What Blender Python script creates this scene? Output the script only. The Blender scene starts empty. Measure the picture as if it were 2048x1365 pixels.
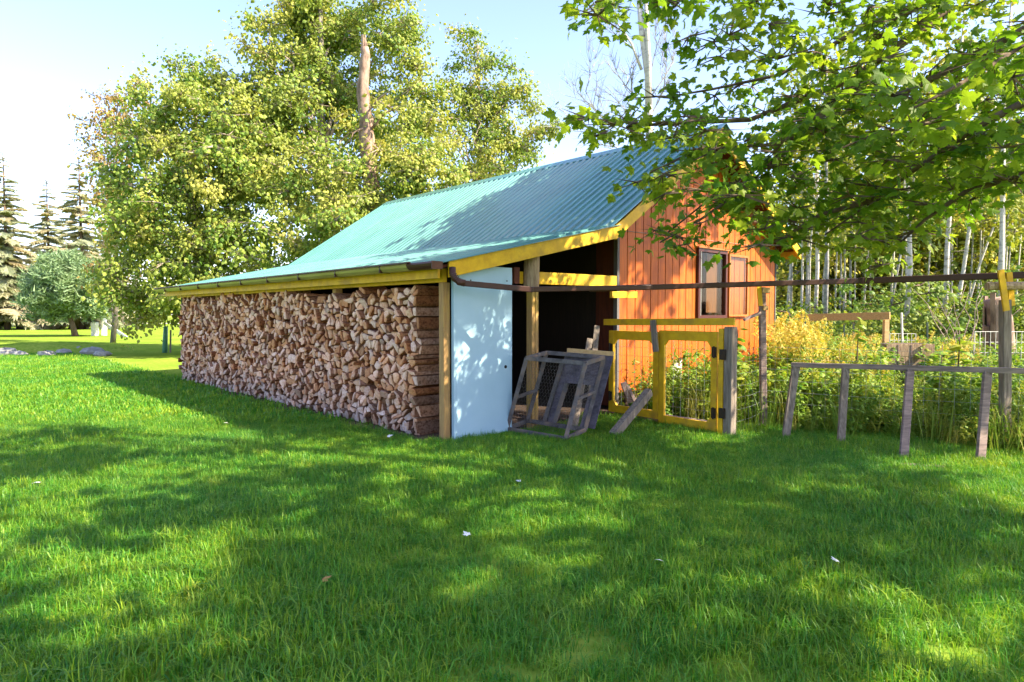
import bpy, math, random
import numpy as np
from mathutils import Vector, Matrix, Euler
R = math.radians
rng = np.random.default_rng(7)
random.seed(7)
scn = bpy.context.scene
COL = scn.collection

# ------------------------------------------------------------------ camera, sky, sun, exposure
F, HOR, CAMZ = 1316.0, 628.0, 1.45            # focal length and horizon in photo pixels (2048 wide), eye height
PITCH = math.atan((682.5 - HOR) / F)
cam = bpy.data.cameras.new('camera'); camo = bpy.data.objects.new('camera', cam); COL.objects.link(camo)
cam.sensor_width = 36; cam.lens = F / 2048 * 36; cam.clip_start = .05; cam.clip_end = 2000
camo.location = (0, 0, CAMZ); camo.rotation_euler = (R(90) - PITCH, 0, 0)
scn.camera = camo
SUN_XY = Vector((.934, -.355)).normalized(); SUN_EL = R(41)
TOSUN = Vector((SUN_XY.x * math.cos(SUN_EL), SUN_XY.y * math.cos(SUN_EL), math.sin(SUN_EL)))
w = bpy.data.worlds.new('World'); scn.world = w; w.use_nodes = True
nt = w.node_tree; bg = nt.nodes['Background']
sky = nt.nodes.new('ShaderNodeTexSky'); sky.sky_type = 'NISHITA'; sky.sun_disc = False
sky.sun_elevation = SUN_EL; sky.sun_rotation = math.atan2(SUN_XY.x, SUN_XY.y)
sky.air_density = 1.0; sky.dust_density = 1.0; sky.ozone_density = 2.0
tn_ = nt.nodes.new('ShaderNodeMix'); tn_.data_type = 'RGBA'; tn_.blend_type = 'MULTIPLY'; tn_.inputs[0].default_value = 1; tn_.inputs[7].default_value = (1.06, .95, 1.04, 1)
nt.links.new(sky.outputs[0], tn_.inputs[6]); nt.links.new(tn_.outputs[2], bg.inputs[0]); bg.inputs[1].default_value = .14
sl = bpy.data.lights.new('sun', 'SUN'); sl.energy = 5.0; sl.angle = R(.5); sl.color = (1, .88, .66)
so = bpy.data.objects.new('sun', sl); COL.objects.link(so); so.location = TOSUN * 40
so.rotation_euler = TOSUN.to_track_quat('Z', 'Y').to_euler()
scn.view_settings.view_transform = 'Standard'; scn.view_settings.look = 'None'
scn.view_settings.exposure = 1.82; scn.view_settings.gamma = 1
scn.cycles.max_bounces = 5; scn.cycles.transparent_max_bounces = 8
scn.cycles.use_adaptive_sampling = True; scn.cycles.adaptive_threshold = .02
scn.cycles.diffuse_bounces = 3; scn.cycles.glossy_bounces = 2; scn.cycles.transmission_bounces = 3

# ------------------------------------------------------------------ photo pixel -> place
def ray(x, y):
    a = (x - 1024) / F; b = -(y - 682.5) / F; c, s = math.cos(PITCH), math.sin(PITCH)
    return Vector((a, c + b * s, -s + b * c))
O = Vector((0, 0, CAMZ))
def gnd(x, y, z=0.):
    r = ray(x, y); return O + r * ((z - CAMZ) / r.z)
def at(x, y, Y):                               # the point of that ray Y metres in front
    r = ray(x, y); return O + r * (Y / r.y)
ANG = .7432
VD = Vector((math.cos(ANG), math.sin(ANG), 0)); UD = Vector((-math.sin(ANG), math.cos(ANG), 0))
A = Vector((-.7466, 7.3303, 0))                # foot of the lean-to corner post
def loc(x, y, d=None, s=None):                 # pixel on a plane of the shed -> shed coordinates (s across, d back, z)
    r = ray(x, y); n = UD if d is not None else VD; c = A.dot(n) + (d if d is not None else s)
    p = O + r * ((c - O.dot(n)) / r.dot(n)); q = p - A
    return q.dot(VD), q.dot(UD), p.z
def W(s, d, z=0.): return A + VD * s + UD * d + Vector((0, 0, z))

# ------------------------------------------------------------------ materials
def newmat(name):
    m = bpy.data.materials.new(name); m.use_nodes = True; return m, m.node_tree, m.node_tree.nodes['Principled BSDF']
def mixc(t, fac, a, b, blend='MIX'):
    n = t.nodes.new('ShaderNodeMix'); n.data_type = 'RGBA'; n.blend_type = blend
    for sock, val in ((n.inputs[0], fac), (n.inputs[6], a), (n.inputs[7], b)):
        if hasattr(val, 'links'): t.links.new(val, sock)
        else: sock.default_value = val if not isinstance(val, tuple) else (*val[:3], 1)
    return n.outputs[2]
def noise(t, scale, detail=4, stretch=None, coord='Object', rough=.6):
    tc = t.nodes.new('ShaderNodeTexCoord'); n = t.nodes.new('ShaderNodeTexNoise')
    n.inputs['Scale'].default_value = scale; n.inputs['Detail'].default_value = detail; n.inputs['Roughness'].default_value = rough
    src = tc.outputs[coord]
    if stretch:
        mp = t.nodes.new('ShaderNodeMapping'); mp.inputs['Scale'].default_value = stretch
        t.links.new(src, mp.inputs[0]); src = mp.outputs[0]
    t.links.new(src, n.inputs['Vector']); return n.outputs['Fac']
def ramp(t, src, lo, hi):
    n = t.nodes.new('ShaderNodeMapRange'); n.inputs[1].default_value = lo; n.inputs[2].default_value = hi
    t.links.new(src, n.inputs[0]); return n.outputs[0]
def mat(name, c1, c2=None, scale=6, stretch=None, rough=.8, bump=.2, metal=0, spec=.3, dirt=None, dirt_scale=2, dirt_amt=.5, lo=.35, hi=.65):
    m, t, p = newmat(name)
    p.inputs['Roughness'].default_value = rough; p.inputs['Metallic'].default_value = metal
    p.inputs['Specular IOR Level'].default_value = spec
    c2 = c2 or tuple(c * .7 for c in c1)
    f = noise(t, scale, 6, stretch); col = mixc(t, ramp(t, f, lo, hi), c1, c2)
    if dirt:
        d = noise(t, dirt_scale, 5); f2 = t.nodes.new('ShaderNodeMath'); f2.operation = 'MULTIPLY'; f2.inputs[1].default_value = dirt_amt
        t.links.new(ramp(t, d, .5, .72), f2.inputs[0]); col = mixc(t, f2.outputs[0], col, dirt)
    t.links.new(col, p.inputs['Base Color'])
    if bump:
        b = t.nodes.new('ShaderNodeBump'); b.inputs['Strength'].default_value = bump; b.inputs['Distance'].default_value = .01
        t.links.new(f, b.inputs['Height']); t.links.new(b.outputs[0], p.inputs['Normal'])
    return m
def leafmat(name, c1, c2, c3, trans=.45, rough=.5, gloss=.35, patches=None):
    """a leaf: per-clump random and per-leaf tint choose between three colours; lets light through"""
    m = bpy.data.materials.new(name); m.use_nodes = True; t = m.node_tree; t.nodes.clear()
    out = t.nodes.new('ShaderNodeOutputMaterial')
    oi = t.nodes.new('ShaderNodeObjectInfo'); at_ = t.nodes.new('ShaderNodeAttribute'); at_.attribute_name = 'tint'
    c = mixc(t, at_.outputs['Fac'], c1, c2)
    pw = t.nodes.new('ShaderNodeMath'); pw.operation = 'POWER'; pw.inputs[1].default_value = 2.2
    t.links.new(oi.outputs['Random'], pw.inputs[0])
    c = mixc(t, pw.outputs[0], c, c3)
    if patches:
        ge = t.nodes.new('ShaderNodeNewGeometry')
        for (sc_, lo_, hi_, pc) in patches:
            nz = t.nodes.new('ShaderNodeTexNoise'); nz.inputs['Scale'].default_value = sc_; nz.inputs['Detail'].default_value = 3
            t.links.new(ge.outputs['Position'], nz.inputs['Vector']); c = mixc(t, ramp(t, nz.outputs['Fac'], lo_, hi_), c, pc, 'MULTIPLY')
    d = t.nodes.new('ShaderNodeBsdfPrincipled'); d.inputs['Roughness'].default_value = rough
    d.inputs['Specular IOR Level'].default_value = gloss
    tr = t.nodes.new('ShaderNodeBsdfTranslucent'); mx = t.nodes.new('ShaderNodeMixShader'); mx.inputs[0].default_value = trans
    t.links.new(c, d.inputs['Base Color'])
    t.links.new(mixc(t, .55, c, (1., .95, .25), 'MULTIPLY'), tr.inputs[0])
    t.links.new(d.outputs[0], mx.inputs[1]); t.links.new(tr.outputs[0], mx.inputs[2]); t.links.new(mx.outputs[0], out.inputs[0])
    return m

M = {}
M['yellow'] = mat('yellow_paint', (.70, .42, .010), (.56, .31, .008), 7, (1.5, 1.5, 1.5), .6, .25, dirt=(.3, .18, .04), dirt_scale=4, dirt_amt=.6)
M['orange'] = mat('orange_stain', (.50, .122, .006), (.33, .066, .004), 4, (8, 8, .5), .6, .3, dirt=(.22, .036, .005), dirt_scale=2.2, dirt_amt=.7)
M['interior'] = mat('shade_dark_boards', (.02, .014, .010), (.012, .009, .007), 5, (6, 6, .6))  # old boards taken near black, so the lean-to's shade is in the colour
M['curtain'] = mat('orange_curtain', (.2, .07, .02), (.1, .035, .012), 9, (6, 1, .4), .9, .3)
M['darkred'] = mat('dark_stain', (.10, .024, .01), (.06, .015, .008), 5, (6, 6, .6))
M['trimgrey'] = mat('grey_trim', (.13, .12, .12), (.08, .075, .075), 6, (6, 6, .5))
M['roof'] = mat('green_roof', (.09, .262, .228), (.08, .235, .212), 1.2, None, .24, .02, spec=.7, dirt=(.14, .3, .25), dirt_scale=.8, dirt_amt=.3)
M['oldwood'] = mat('weathered_wood', (.27, .22, .175), (.12, .095, .078), 5, (9, 9, .8), .9, .5)
M['oldwoodx'] = mat('weathered_rail', (.30, .22, .19), (.15, .11, .10), 5, (1, 1, 8), .9, .5)
M['postwood'] = mat('post_wood', (.42, .25, .09), (.26, .15, .06), 5, (9, 9, .7), .8, .3, dirt=(.5, .33, .03), dirt_scale=1.5, dirt_amt=.6)
M['lumber'] = mat('new_lumber', (.55, .36, .17), (.42, .26, .11), 5, (.8, 8, 8), .75, .25)
M['logwood'] = mat('peeled_log', (.44, .32, .2), (.2, .13, .08), 8, (6, 6, .8), .85, .6)
M['door'] = mat('door_shade_blue', (.33, .49, .60), (.30, .46, .575), 2, None, .42, .03, dirt=(.27, .41, .52), dirt_scale=1.2, dirt_amt=.5)  # whitish door; the blue of skylit shade is put into this colour
M['brown'] = mat('brown_metal', (.06, .022, .015), (.045, .017, .012), 4, None, .45, .03, spec=.3)
M['trough'] = mat('gutter_face', (.34, .30, .09), (.27, .23, .06), 2, None, .35, .03, spec=.5)  # yellow reflected on the brown gutter, put into its base colour
M['metal'] = mat('dark_iron', (.03, .028, .027), (.06, .035, .02), 20, None, .5, .1, metal=.6)
M['wire'] = mat('galvanised_wire', (.42, .43, .44), (.3, .3, .3), 20, None, .4, 0, metal=.7)
M['cagewire'] = mat('rusty_wire', (.16, .15, .15), (.1, .07, .05), 20, None, .6, 0)
M['whitewire'] = mat('white_wire', (.45, .45, .43), (.35, .35, .32), 20, None, .5, 0)
M['greenmetal'] = mat('green_steel', (.02, .05, .03), (.03, .035, .03), 20, None, .5, .1)
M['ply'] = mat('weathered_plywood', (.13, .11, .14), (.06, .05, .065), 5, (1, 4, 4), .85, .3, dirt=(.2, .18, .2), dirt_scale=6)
M['cagewood'] = mat('cage_wood', (.14, .125, .125), (.055, .048, .05), 14, None, .9, .5, dirt=(.45, .3, .2), dirt_scale=7)
M['barkpale'] = mat('bark_pale', (.42, .35, .28), (.22, .17, .13), 12, (1, 1, .3), .95, .8)
M['bark'] = mat('bark_brown', (.16, .11, .075), (.07, .048, .035), 14, (1, 1, .25), .95, .9)
M['barkgrey'] = mat('bark_grey', (.27, .235, .2), (.12, .1, .085), 12, (1, 1, .3), .95, .9)
M['deadbark'] = mat('peeling_dead_bark', (.36, .25, .19), (.13, .085, .065), 7, (1, 1, .4), .95, .9)
M['birch'] = mat('birch_bark', (.50, .46, .42), (.15, .13, .12), 6, (.6, .6, 2.), .8, .3, lo=.5, hi=.75)
M['aspen'] = mat('aspen_bark', (.32, .31, .29), (.1, .1, .09), 5, (.6, .6, 1.2), .85, .3, lo=.42, hi=.72)
M['dirt'] = mat('dark_soil', (.055, .032, .022), (.025, .016, .012), 12, None, 1, .8)
M['chips'] = mat('bark_chips', (.16, .085, .05), (.06, .03, .02), 20, None, 1, .8)
M['rock'] = mat('grey_rock', (.34, .33, .31), (.2, .19, .18), 6, None, .9, .7)
M['road'] = mat('pale_road', (.55, .5, .42), (.45, .4, .33), 2, None, .9, .1)
M['whitepaint'] = mat('white_paint', (.74, .72, .68), (.6, .57, .52), 6, None, .7, .2)
M['winframe'] = mat('brown_window_frame', (.075, .018, .012), (.05, .013, .009), 10, (5, 5, .6), .45, .2)
M['sashframe'] = mat('orange_sash_frame', (.40, .14, .03), (.3, .1, .02), 10, (5, 5, .6), .5, .2)
M['petal'] = mat('pale_petal', (.75, .74, .7), (.6, .58, .5), 30, None, .8, 0)
M['blackhole'] = mat('dark_hole', (.01, .01, .01), None, 5, None, .9, 0)
M['leafdry'] = mat('dry_leaf', (.45, .24, .07), (.3, .13, .04), 20, None, .8, .1)
# glass pane
m, t, p = newmat('window_glass'); M['glass'] = m
t.nodes.remove(p); gl = t.nodes.new('ShaderNodeBsdfGlossy'); gl.inputs['Roughness'].default_value = .05
tb = t.nodes.new('ShaderNodeBsdfTransparent'); tb.inputs[0].default_value = (.9, .93, .9, 1)
fr = t.nodes.new('ShaderNodeLayerWeight'); mx = t.nodes.new('ShaderNodeMixShader'); pw = t.nodes.new('ShaderNodeMath'); pw.operation = 'POWER'; pw.inputs[1].default_value = 5.5
fr.inputs[0].default_value = .5; t.links.new(fr.outputs['Facing'], pw.inputs[0]); ad = t.nodes.new('ShaderNodeMath'); ad.operation = 'ADD'; ad.inputs[1].default_value = .015; t.links.new(pw.outputs[0], ad.inputs[0])
t.links.new(ad.outputs[0], mx.inputs[0]); t.links.new(tb.outputs[0], mx.inputs[1]); t.links.new(gl.outputs[0], mx.inputs[2])
t.links.new(mx.outputs[0], t.nodes['Material Output'].inputs[0])
rt = M['roof'].node_tree; pb_ = rt.nodes['Principled BSDF']; src = pb_.inputs['Base Color'].links[0].from_socket; oi = rt.nodes.new('ShaderNodeObjectInfo')
stk = ramp(rt, noise(rt, 3., 5, (.35, 7, .35)), .5, .75); src = mixc(rt, stk, src, (.66, .72, .74), 'MULTIPLY')
rt.links.new(mixc(rt, ramp(rt, oi.outputs['Random'], 0, 1), src, mixc(rt, 1., src, (.80, .84, .86), 'MULTIPLY')), pb_.inputs['Base Color'])
# firewood: end grain takes the log's own colour, sides are split wood or bark
def logmat(name, side):
    m, t, p = newmat(name); p.inputs['Roughness'].default_value = .85; p.inputs['Specular IOR Level'].default_value = .15
    a = t.nodes.new('ShaderNodeAttribute'); a.attribute_name = 'tint'
    f = noise(t, 34, 5, (1, 1, 1) if not side else (.5, 1, 1))
    col = mixc(t, ramp(t, f, .42, .66), a.outputs['Color'], (.76, .62, .52) if not side else (.35, .28, .22), 'MULTIPLY')
    f2 = noise(t, 7, 3); col = mixc(t, ramp(t, f2, .46, .7), col, (.92, .78, .66), 'MULTIPLY')
    if side: col = mixc(t, 1., col, (.52, .40, .32), 'MULTIPLY')
    t.links.new(col, p.inputs['Base Color'])
    b = t.nodes.new('ShaderNodeBump'); b.inputs['Strength'].default_value = .5; b.inputs['Distance'].default_value = .01
    t.links.new(f, b.inputs['Height']); t.links.new(b.outputs[0], p.inputs['Normal']); return m
M['logend'] = logmat('split_wood_end', False); M['logside'] = logmat('split_wood_side', True)
# lawn sheet
m, t, p = newmat('lawn_soil'); M['lawn'] = m; p.inputs['Roughness'].default_value = 1; p.inputs['Specular IOR Level'].default_value = 0
f = noise(t, .5, 6); f3 = noise(t, 9, 4)
c = mixc(t, ramp(t, f, .35, .65), (.17, .26, .03), (.26, .32, .05)); c = mixc(t, ramp(t, f3, .4, .65), c, (.6, .75, .5), 'MULTIPLY')
t.links.new(c, p.inputs['Base Color'])
# foliage
M['maple'] = leafmat('maple_leaf', (.055, .15, .010), (.18, .32, .018), (.30, .39, .03), .64)
M['aspenleaf'] = leafmat('yellowing_leaf', (.09, .20, .026), (.35, .43, .07), (.46, .45, .10), .45)
M['orangeleaf'] = leafmat('orange_leaf', (.30, .20, .05), (.40, .24, .08), (.25, .25, .05), .38)
M['forestleaf'] = leafmat('forest_leaf', (.11, .2, .025), (.30, .33, .04), (.48, .42, .05), .42)
M['darkleaf'] = leafmat('undergrowth_leaf', (.09, .18, .03), (.17, .27, .04), (.32, .34, .05), .45)
M['weedleaf'] = leafmat('weed_leaf', (.09, .23, .02), (.22, .34, .03), (.36, .38, .04), .45)
M['goldflower'] = leafmat('goldenrod_flower', (.55, .45, .05), (.66, .54, .12), (.5, .36, .1), .35)
M['spruce'] = leafmat('spruce_needles', (.34, .40, .28), (.56, .58, .42), (.6, .52, .38), .55)
M['bluepine'] = leafmat('blue_needles', (.12, .22, .11), (.28, .39, .20), (.2, .29, .13), .3)
M['grass'] = leafmat('grass_blade', (.032, .175, .014), (.105, .345, .020), (.31, .46, .03), .47, .5, .5, [(.9, .5, .75, (1.3, 1.05, .9)), (.5, .5, .7, (.72, .92, 1.6)), (2.6, .6, .8, (1.5, 1.0, 1.1))])
M['meadow'] = leafmat('long_grass_blade', (.10, .24, .02), (.24, .34, .04), (.40, .36, .08), .4)

# ------------------------------------------------------------------ mesh helpers
class MB:
    def __init__(self): self.v = []; self.f = []; self.mi = []; self.cur = 0
    def add(self, vs, fs):
        o = len(self.v); self.v += [tuple(x) for x in vs]; self.f += [tuple(i + o for i in q) for q in fs]; self.mi += [self.cur] * len(fs); return self
    def box(self, x0, y0, z0, x1, y1, z1):
        return self.add([(x, y, z) for x in (x0, x1) for y in (y0, y1) for z in (z0, z1)],
                        [(0, 1, 3, 2), (4, 6, 7, 5), (0, 4, 5, 1), (2, 3, 7, 6), (0, 2, 6, 4), (1, 5, 7, 3)])
    def bar(self, p0, p1, wd, th, side=None, taper=1.):
        """a board from p0 to p1: wd along `side`, th across"""
        p0, p1 = Vector(p0), Vector(p1); d = (p1 - p0).normalized()
        s = Vector(side) if side is not None else (Vector((0, 0, 1)) if abs(d.z) < .8 else Vector((1, 0, 0)))
        s = (s - d * s.dot(d)).normalized(); n = d.cross(s)
        q = []
        for p, k in ((p0, 1), (p1, taper)):
            q += [p + s * (a * wd / 2 * k) + n * (b * th / 2 * k) for a, b in ((-1, -1), (1, -1), (1, 1), (-1, 1))]
        return self.add(q, [(3, 2, 1, 0), (4, 5, 6, 7), (0, 1, 5, 4), (1, 2, 6, 5), (2, 3, 7, 6), (3, 0, 4, 7)])
    def prism(self, poly, axis, a, b):
        """2-D polygon swept along axis ('y': poly is x,z ; 'x': poly is y,z ; 'z': poly is x,y)"""
        n = len(poly)
        def P(q, k): return {'y': (q[0], k, q[1]), 'x': (k, q[0], q[1]), 'z': (q[0], q[1], k)}[axis]
        return self.add([P(q, a) for q in poly] + [P(q, b) for q in poly],
                        [tuple(range(n))[::-1], tuple(range(n, 2 * n))] + [(i, (i + 1) % n, n + (i + 1) % n, n + i) for i in range(n)])
    def tube(self, pts, rad, n=6, jit=0., cap=True):
        pts = [Vector(p) for p in pts]; vs = []; k = len(pts)
        for i, p in enumerate(pts):
            d = (pts[min(i + 1, k - 1)] - pts[max(i - 1, 0)]).normalized()
            a = d.cross(Vector((.31, .92, .12) if abs(d.z) > .6 else (0, 0, 1))).normalized(); b = d.cross(a)
            r = rad[i] if hasattr(rad, '__len__') else rad
            for j in range(n):
                an = 2 * math.pi * j / n; rr = r * (1 + jit * random.uniform(-1, 1))
                vs.append(p + a * (rr * math.cos(an)) + b * (rr * math.sin(an)))
        fs = [(i * n + j, i * n + (j + 1) % n, (i + 1) * n + (j + 1) % n, (i + 1) * n + j) for i in range(k - 1) for j in range(n)]
        if cap: fs += [tuple(range(n))[::-1], tuple(range((k - 1) * n, k * n))]
        return self.add(vs, fs)
    def mesh(self, name, mats, smooth=False):
        me = bpy.data.meshes.new(name); me.from_pydata(self.v, [], self.f)
        for m in (mats if isinstance(mats, (list, tuple)) else [mats]): me.materials.append(M[m] if isinstance(m, str) else m)
        me.polygons.foreach_set('material_index', self.mi)
        if smooth: me.polygons.foreach_set('use_smooth', [True] * len(self.f))
        me.update(); return me
    def build(self, name, mats, parent=None, smooth=False, bevel=0., origin=None, kind=None, label=None):
        if origin is not None:
            o_ = Vector(origin); self.v = [tuple(Vector(p) - o_) for p in self.v]
        o = bpy.data.objects.new(name, self.mesh(name, mats, smooth)); COL.objects.link(o)
        if origin is not None: o.location = origin
        if parent is not None: o.parent = parent
        if bevel:
            b = o.modifiers.new('bevel', 'BEVEL'); b.width = bevel; b.segments = 2; b.limit_method = 'ANGLE'
        if kind: o['kind'] = kind
        if label: o['label'] = label
        return o
def tag(o, label, cat, group=None, kind=None):
    o['label'] = label; o['category'] = cat
    if group: o['group'] = group
    if kind: o['kind'] = kind
    return o
def thing(name, label, cat, at_=(0, 0, 0), rz=0, group=None):
    o = bpy.data.objects.new(name, None); COL.objects.link(o); o.location = at_; o.rotation_euler = (0, 0, rz); o.empty_display_size = .2
    return tag(o, label, cat, group)

# instanced foliage: one object whose points carry clump meshes
def proto(name, v, f, mats, tint=None, mi=None):
    me = bpy.data.meshes.new(name); me.from_pydata([tuple(p) for p in v], [], f)
    for m in mats: me.materials.append(M[m])
    if mi is not None: me.polygons.foreach_set('material_index', mi)
    if tint is not None:
        a = me.attributes.new('tint', 'FLOAT', 'FACE'); a.data.foreach_set('value', tint)
    me.update(); return bpy.data.objects.new(name, me)
_trees = {}
def gn_tree(key, protos):
    if key in _trees: return _trees[key]
    g = bpy.data.node_groups.new('scatter_' + key, 'GeometryNodeTree')
    g.interface.new_socket('Geometry', in_out='INPUT', socket_type='NodeSocketGeometry')
    g.interface.new_socket('Geometry', in_out='OUTPUT', socket_type='NodeSocketGeometry')
    N = g.nodes.new; L = g.links.new
    gi, go = N('NodeGroupInput'), N('NodeGroupOutput'); mp = N('GeometryNodeMeshToPoints'); ip = N('GeometryNodeInstanceOnPoints')
    j = N('GeometryNodeJoinGeometry')
    for p in protos:
        oi = N('GeometryNodeObjectInfo'); oi.inputs[0].default_value = p; oi.inputs['As Instance'].default_value = False
        gt = N('GeometryNodeGeometryToInstance'); L(oi.outputs['Geometry'], gt.inputs[0]); L(gt.outputs[0], j.inputs[0])
    def attr(n, ty):
        a = N('GeometryNodeInputNamedAttribute'); a.data_type = ty; a.inputs[0].default_value = n; return a.outputs[0]
    e = N('FunctionNodeEulerToRotation'); L(attr('rot', 'FLOAT_VECTOR'), e.inputs[0])
    L(gi.outputs[0], mp.inputs[0]); L(mp.outputs[0], ip.inputs['Points']); L(j.outputs[0], ip.inputs['Instance'])
    ip.inputs['Pick Instance'].default_value = True
    L(attr('pid', 'INT'), ip.inputs['Instance Index']); L(e.outputs[0], ip.inputs['Rotation']); L(attr('scl', 'FLOAT_VECTOR'), ip.inputs['Scale'])
    L(ip.outputs[0], go.inputs[0]); _trees[key] = g; return g
def scatter(name, key, protos, pts, rots, scl, parent=None, kind=None):
    pts = np.asarray(pts, np.float32).reshape(-1, 3); n = len(pts)
    me = bpy.data.meshes.new(name); me.vertices.add(n); me.vertices.foreach_set('co', pts.ravel())
    scl = np.asarray(scl, np.float32)
    if scl.ndim == 1: scl = np.repeat(scl[:, None], 3, 1)
    me.attributes.new('rot', 'FLOAT_VECTOR', 'POINT').data.foreach_set('vector', np.asarray(rots, np.float32).ravel())
    me.attributes.new('scl', 'FLOAT_VECTOR', 'POINT').data.foreach_set('vector', scl.ravel())
    me.attributes.new('pid', 'INT', 'POINT').data.foreach_set('value', rng.integers(0, len(protos), n).astype(np.int32))
    me.update(); o = bpy.data.objects.new(name, me); COL.objects.link(o)
    md = o.modifiers.new('scatter', 'NODES'); md.node_group = gn_tree(key, protos)
    if parent is not None: o.parent = parent
    if kind: o['kind'] = kind
    return o
def randrot(n, tilt=.5):
    r = rng.uniform(-tilt, tilt, (n, 3)); r[:, 2] = rng.uniform(0, 2 * math.pi, n); return r

# leaf outlines
def leaf_maple():
    """five-lobed, toothed maple leaf, one unit long, stalk at the origin"""
    half = [(0, 0), (.16, -.06), (.40, -.04), (.30, .10), (.56, .22), (.52, .34), (.60, .50), (.40, .46), (.26, .44), (.30, .62), (.20, .66), (.14, .80), (0, 1.0)]
    pts = half + [(-x, y) for x, y in half[-2:0:-1]]
    z = [-.18 * abs(x) - .15 * y * y for x, y in pts]
    v = [(x, y, zz) for (x, y), zz in zip(pts, z)] + [(0, .32, .03)]
    n = len(pts); return np.array(v), [(i, (i + 1) % n, n) for i in range(n)]
def leaf_oval(wd=.36):
    v = [(0, 0, 0), (wd, .35, -.08), (wd * .75, .7, -.12), (0, 1, -.22), (-wd * .75, .7, -.12), (-wd, .35, -.08), (0, .45, .05)]
    return np.array(v), [(0, 1, 6), (1, 2, 6), (2, 3, 6), (3, 4, 6), (4, 5, 6), (5, 0, 6)]
def leaf_lance(): return np.array([(0, 0, 0), (.12, .3, .0), (0, 1, -.25), (-.12, .3, 0), (0, .4, .03)]), [(0, 1, 4), (1, 2, 4), (2, 3, 4), (3, 0, 4)]
def eul(rx, ry, rz): return np.array(Euler((rx, ry, rz)).to_matrix())
def clump(name, leaf, n, rad, size, m, flat=.7, droop=.5, twigs=5, twigmat='bark', seed=0):
    """a spray of leaves on a few twigs"""
    r = np.random.default_rng(seed); lv, lf = leaf; V = []; Fc = []; T = []; MI = []; k = 0
    tips = []
    for i in range(twigs):
        a = r.uniform(0, 6.28); e = r.uniform(-.5, .6); L = rad * r.uniform(.6, 1.)
        tip = np.array([math.cos(a) * math.cos(e), math.sin(a) * math.cos(e), math.sin(e) * flat]) * L; tips.append(tip)
        w_ = .012 * rad / .5; s = np.array([-tip[1], tip[0], 0]); s = s / (np.linalg.norm(s) + 1e-6) * w_
        u_ = np.array([0, 0, w_])
        base = [s, -s * .5 + u_, -s * .5 - u_]
        V += [b for b in base] + [tip]; Fc += [(k, k + 1, k + 3), (k + 1, k + 2, k + 3), (k + 2, k, k + 3)]; T += [0] * 3; MI += [1] * 3; k += 4
    for i in range(n):
        if tips and r.random() < .8:
            tp = tips[r.integers(len(tips))]; c = tp * r.uniform(.25, 1.05) + r.normal(0, .16 * rad, 3)
        else:
            c = r.normal(0, .45, 3) * rad * np.array([1, 1, flat])
        sz = size * r.uniform(.5, 1.35)
        out = math.atan2(c[1], c[0]) - math.pi / 2 + r.normal(0, .7)
        mtx = eul(-droop + r.normal(0, .45), r.normal(0, .5), out)
        V += list((lv * sz) @ mtx.T + c); Fc += [tuple(q + k for q in g) for g in lf]; k += len(lv)
        tt = float(np.clip(r.normal(.45, .3), 0, 1)); T += [tt] * len(lf); MI += [0] * len(lf)
    return proto(name, V, Fc, [m, twigmat], T, MI)
def inframe(p, mx_=0., my_=0.):
    """photo pixel of a point, or None when behind"""
    q = Vector(p) - O; c, s = math.cos(PITCH), math.sin(PITCH)
    d = q.y * c - q.z * s
    if d < .1: return None
    return 1024 + F * q.x / d, 682.5 - F * (q.y * s + q.z * c) / d, d

# ================================================================== THE SETTING
g = MB(); X = 600
xs = np.linspace(-40, 40, 41); ys = np.linspace(-30, 70, 51)
g.add([(-X, -X, 0), (X, -X, 0), (X, X, 0), (-X, X, 0)], [(0, 1, 2, 3)])
g.build('lawn', 'lawn', kind='structure')
g = MB(); g.prism([(.35, .1), (8.2, .1), (8.2, 9.6), (.35, 9.6)], 'z', .004, .012)
o = g.build('shed_floor_soil', 'dirt', kind='structure'); o.name = 'soil'; o.location = A; o.rotation_euler = (0, 0, ANG)
# bare soil and bark chips along the foot of the woodpile
g = MB(); pts = []
for i in range(31):
    d = .15 + i * .28; pts.append((-.16 - .16 * abs(math.sin(i * 1.3)) - .1 * random.random() if d < 7 else -.02, d))
g.prism(pts + [(.4, 8.6), (.4, .15)], 'z', .003, .009)
o = g.build('soil_strip', 'chips', kind='structure'); o.location = A; o.rotation_euler = (0, 0, ANG)
# pale road far off at the end of the lawn
g = MB(); g.box(-160, 96, .004, -15, 103, .02); g.build('road', 'road', kind='structure')

# ================================================================== THE SHED
KE, AP, RE, EV = (2.825, 2.66), (5.62, 4.53), (8.63, 2.71), (-.21, 1.985)
DF, D0, DW = 10.2, -.15, .25               # far end, front edge of the roof, gable wall plane
WL, WR = loc(1238, 600, d=DW)[0], loc(1549, 600, d=DW)[0]
shed = thing('wood_shed', 'orange board shed with green metal roof, yellow trim and an open lean-to', 'shed', A, ANG)
def roof_z(s):
    if s < KE[0]: return EV[1] + (s - EV[0]) / (KE[0] - EV[0]) * (KE[1] - EV[1])
    if s < AP[0]: return KE[1] + (s - KE[0]) / (AP[0] - KE[0]) * (AP[1] - KE[1])
    return AP[1] + (s - AP[0]) / (RE[0] - AP[0]) * (RE[1] - AP[1])
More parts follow.
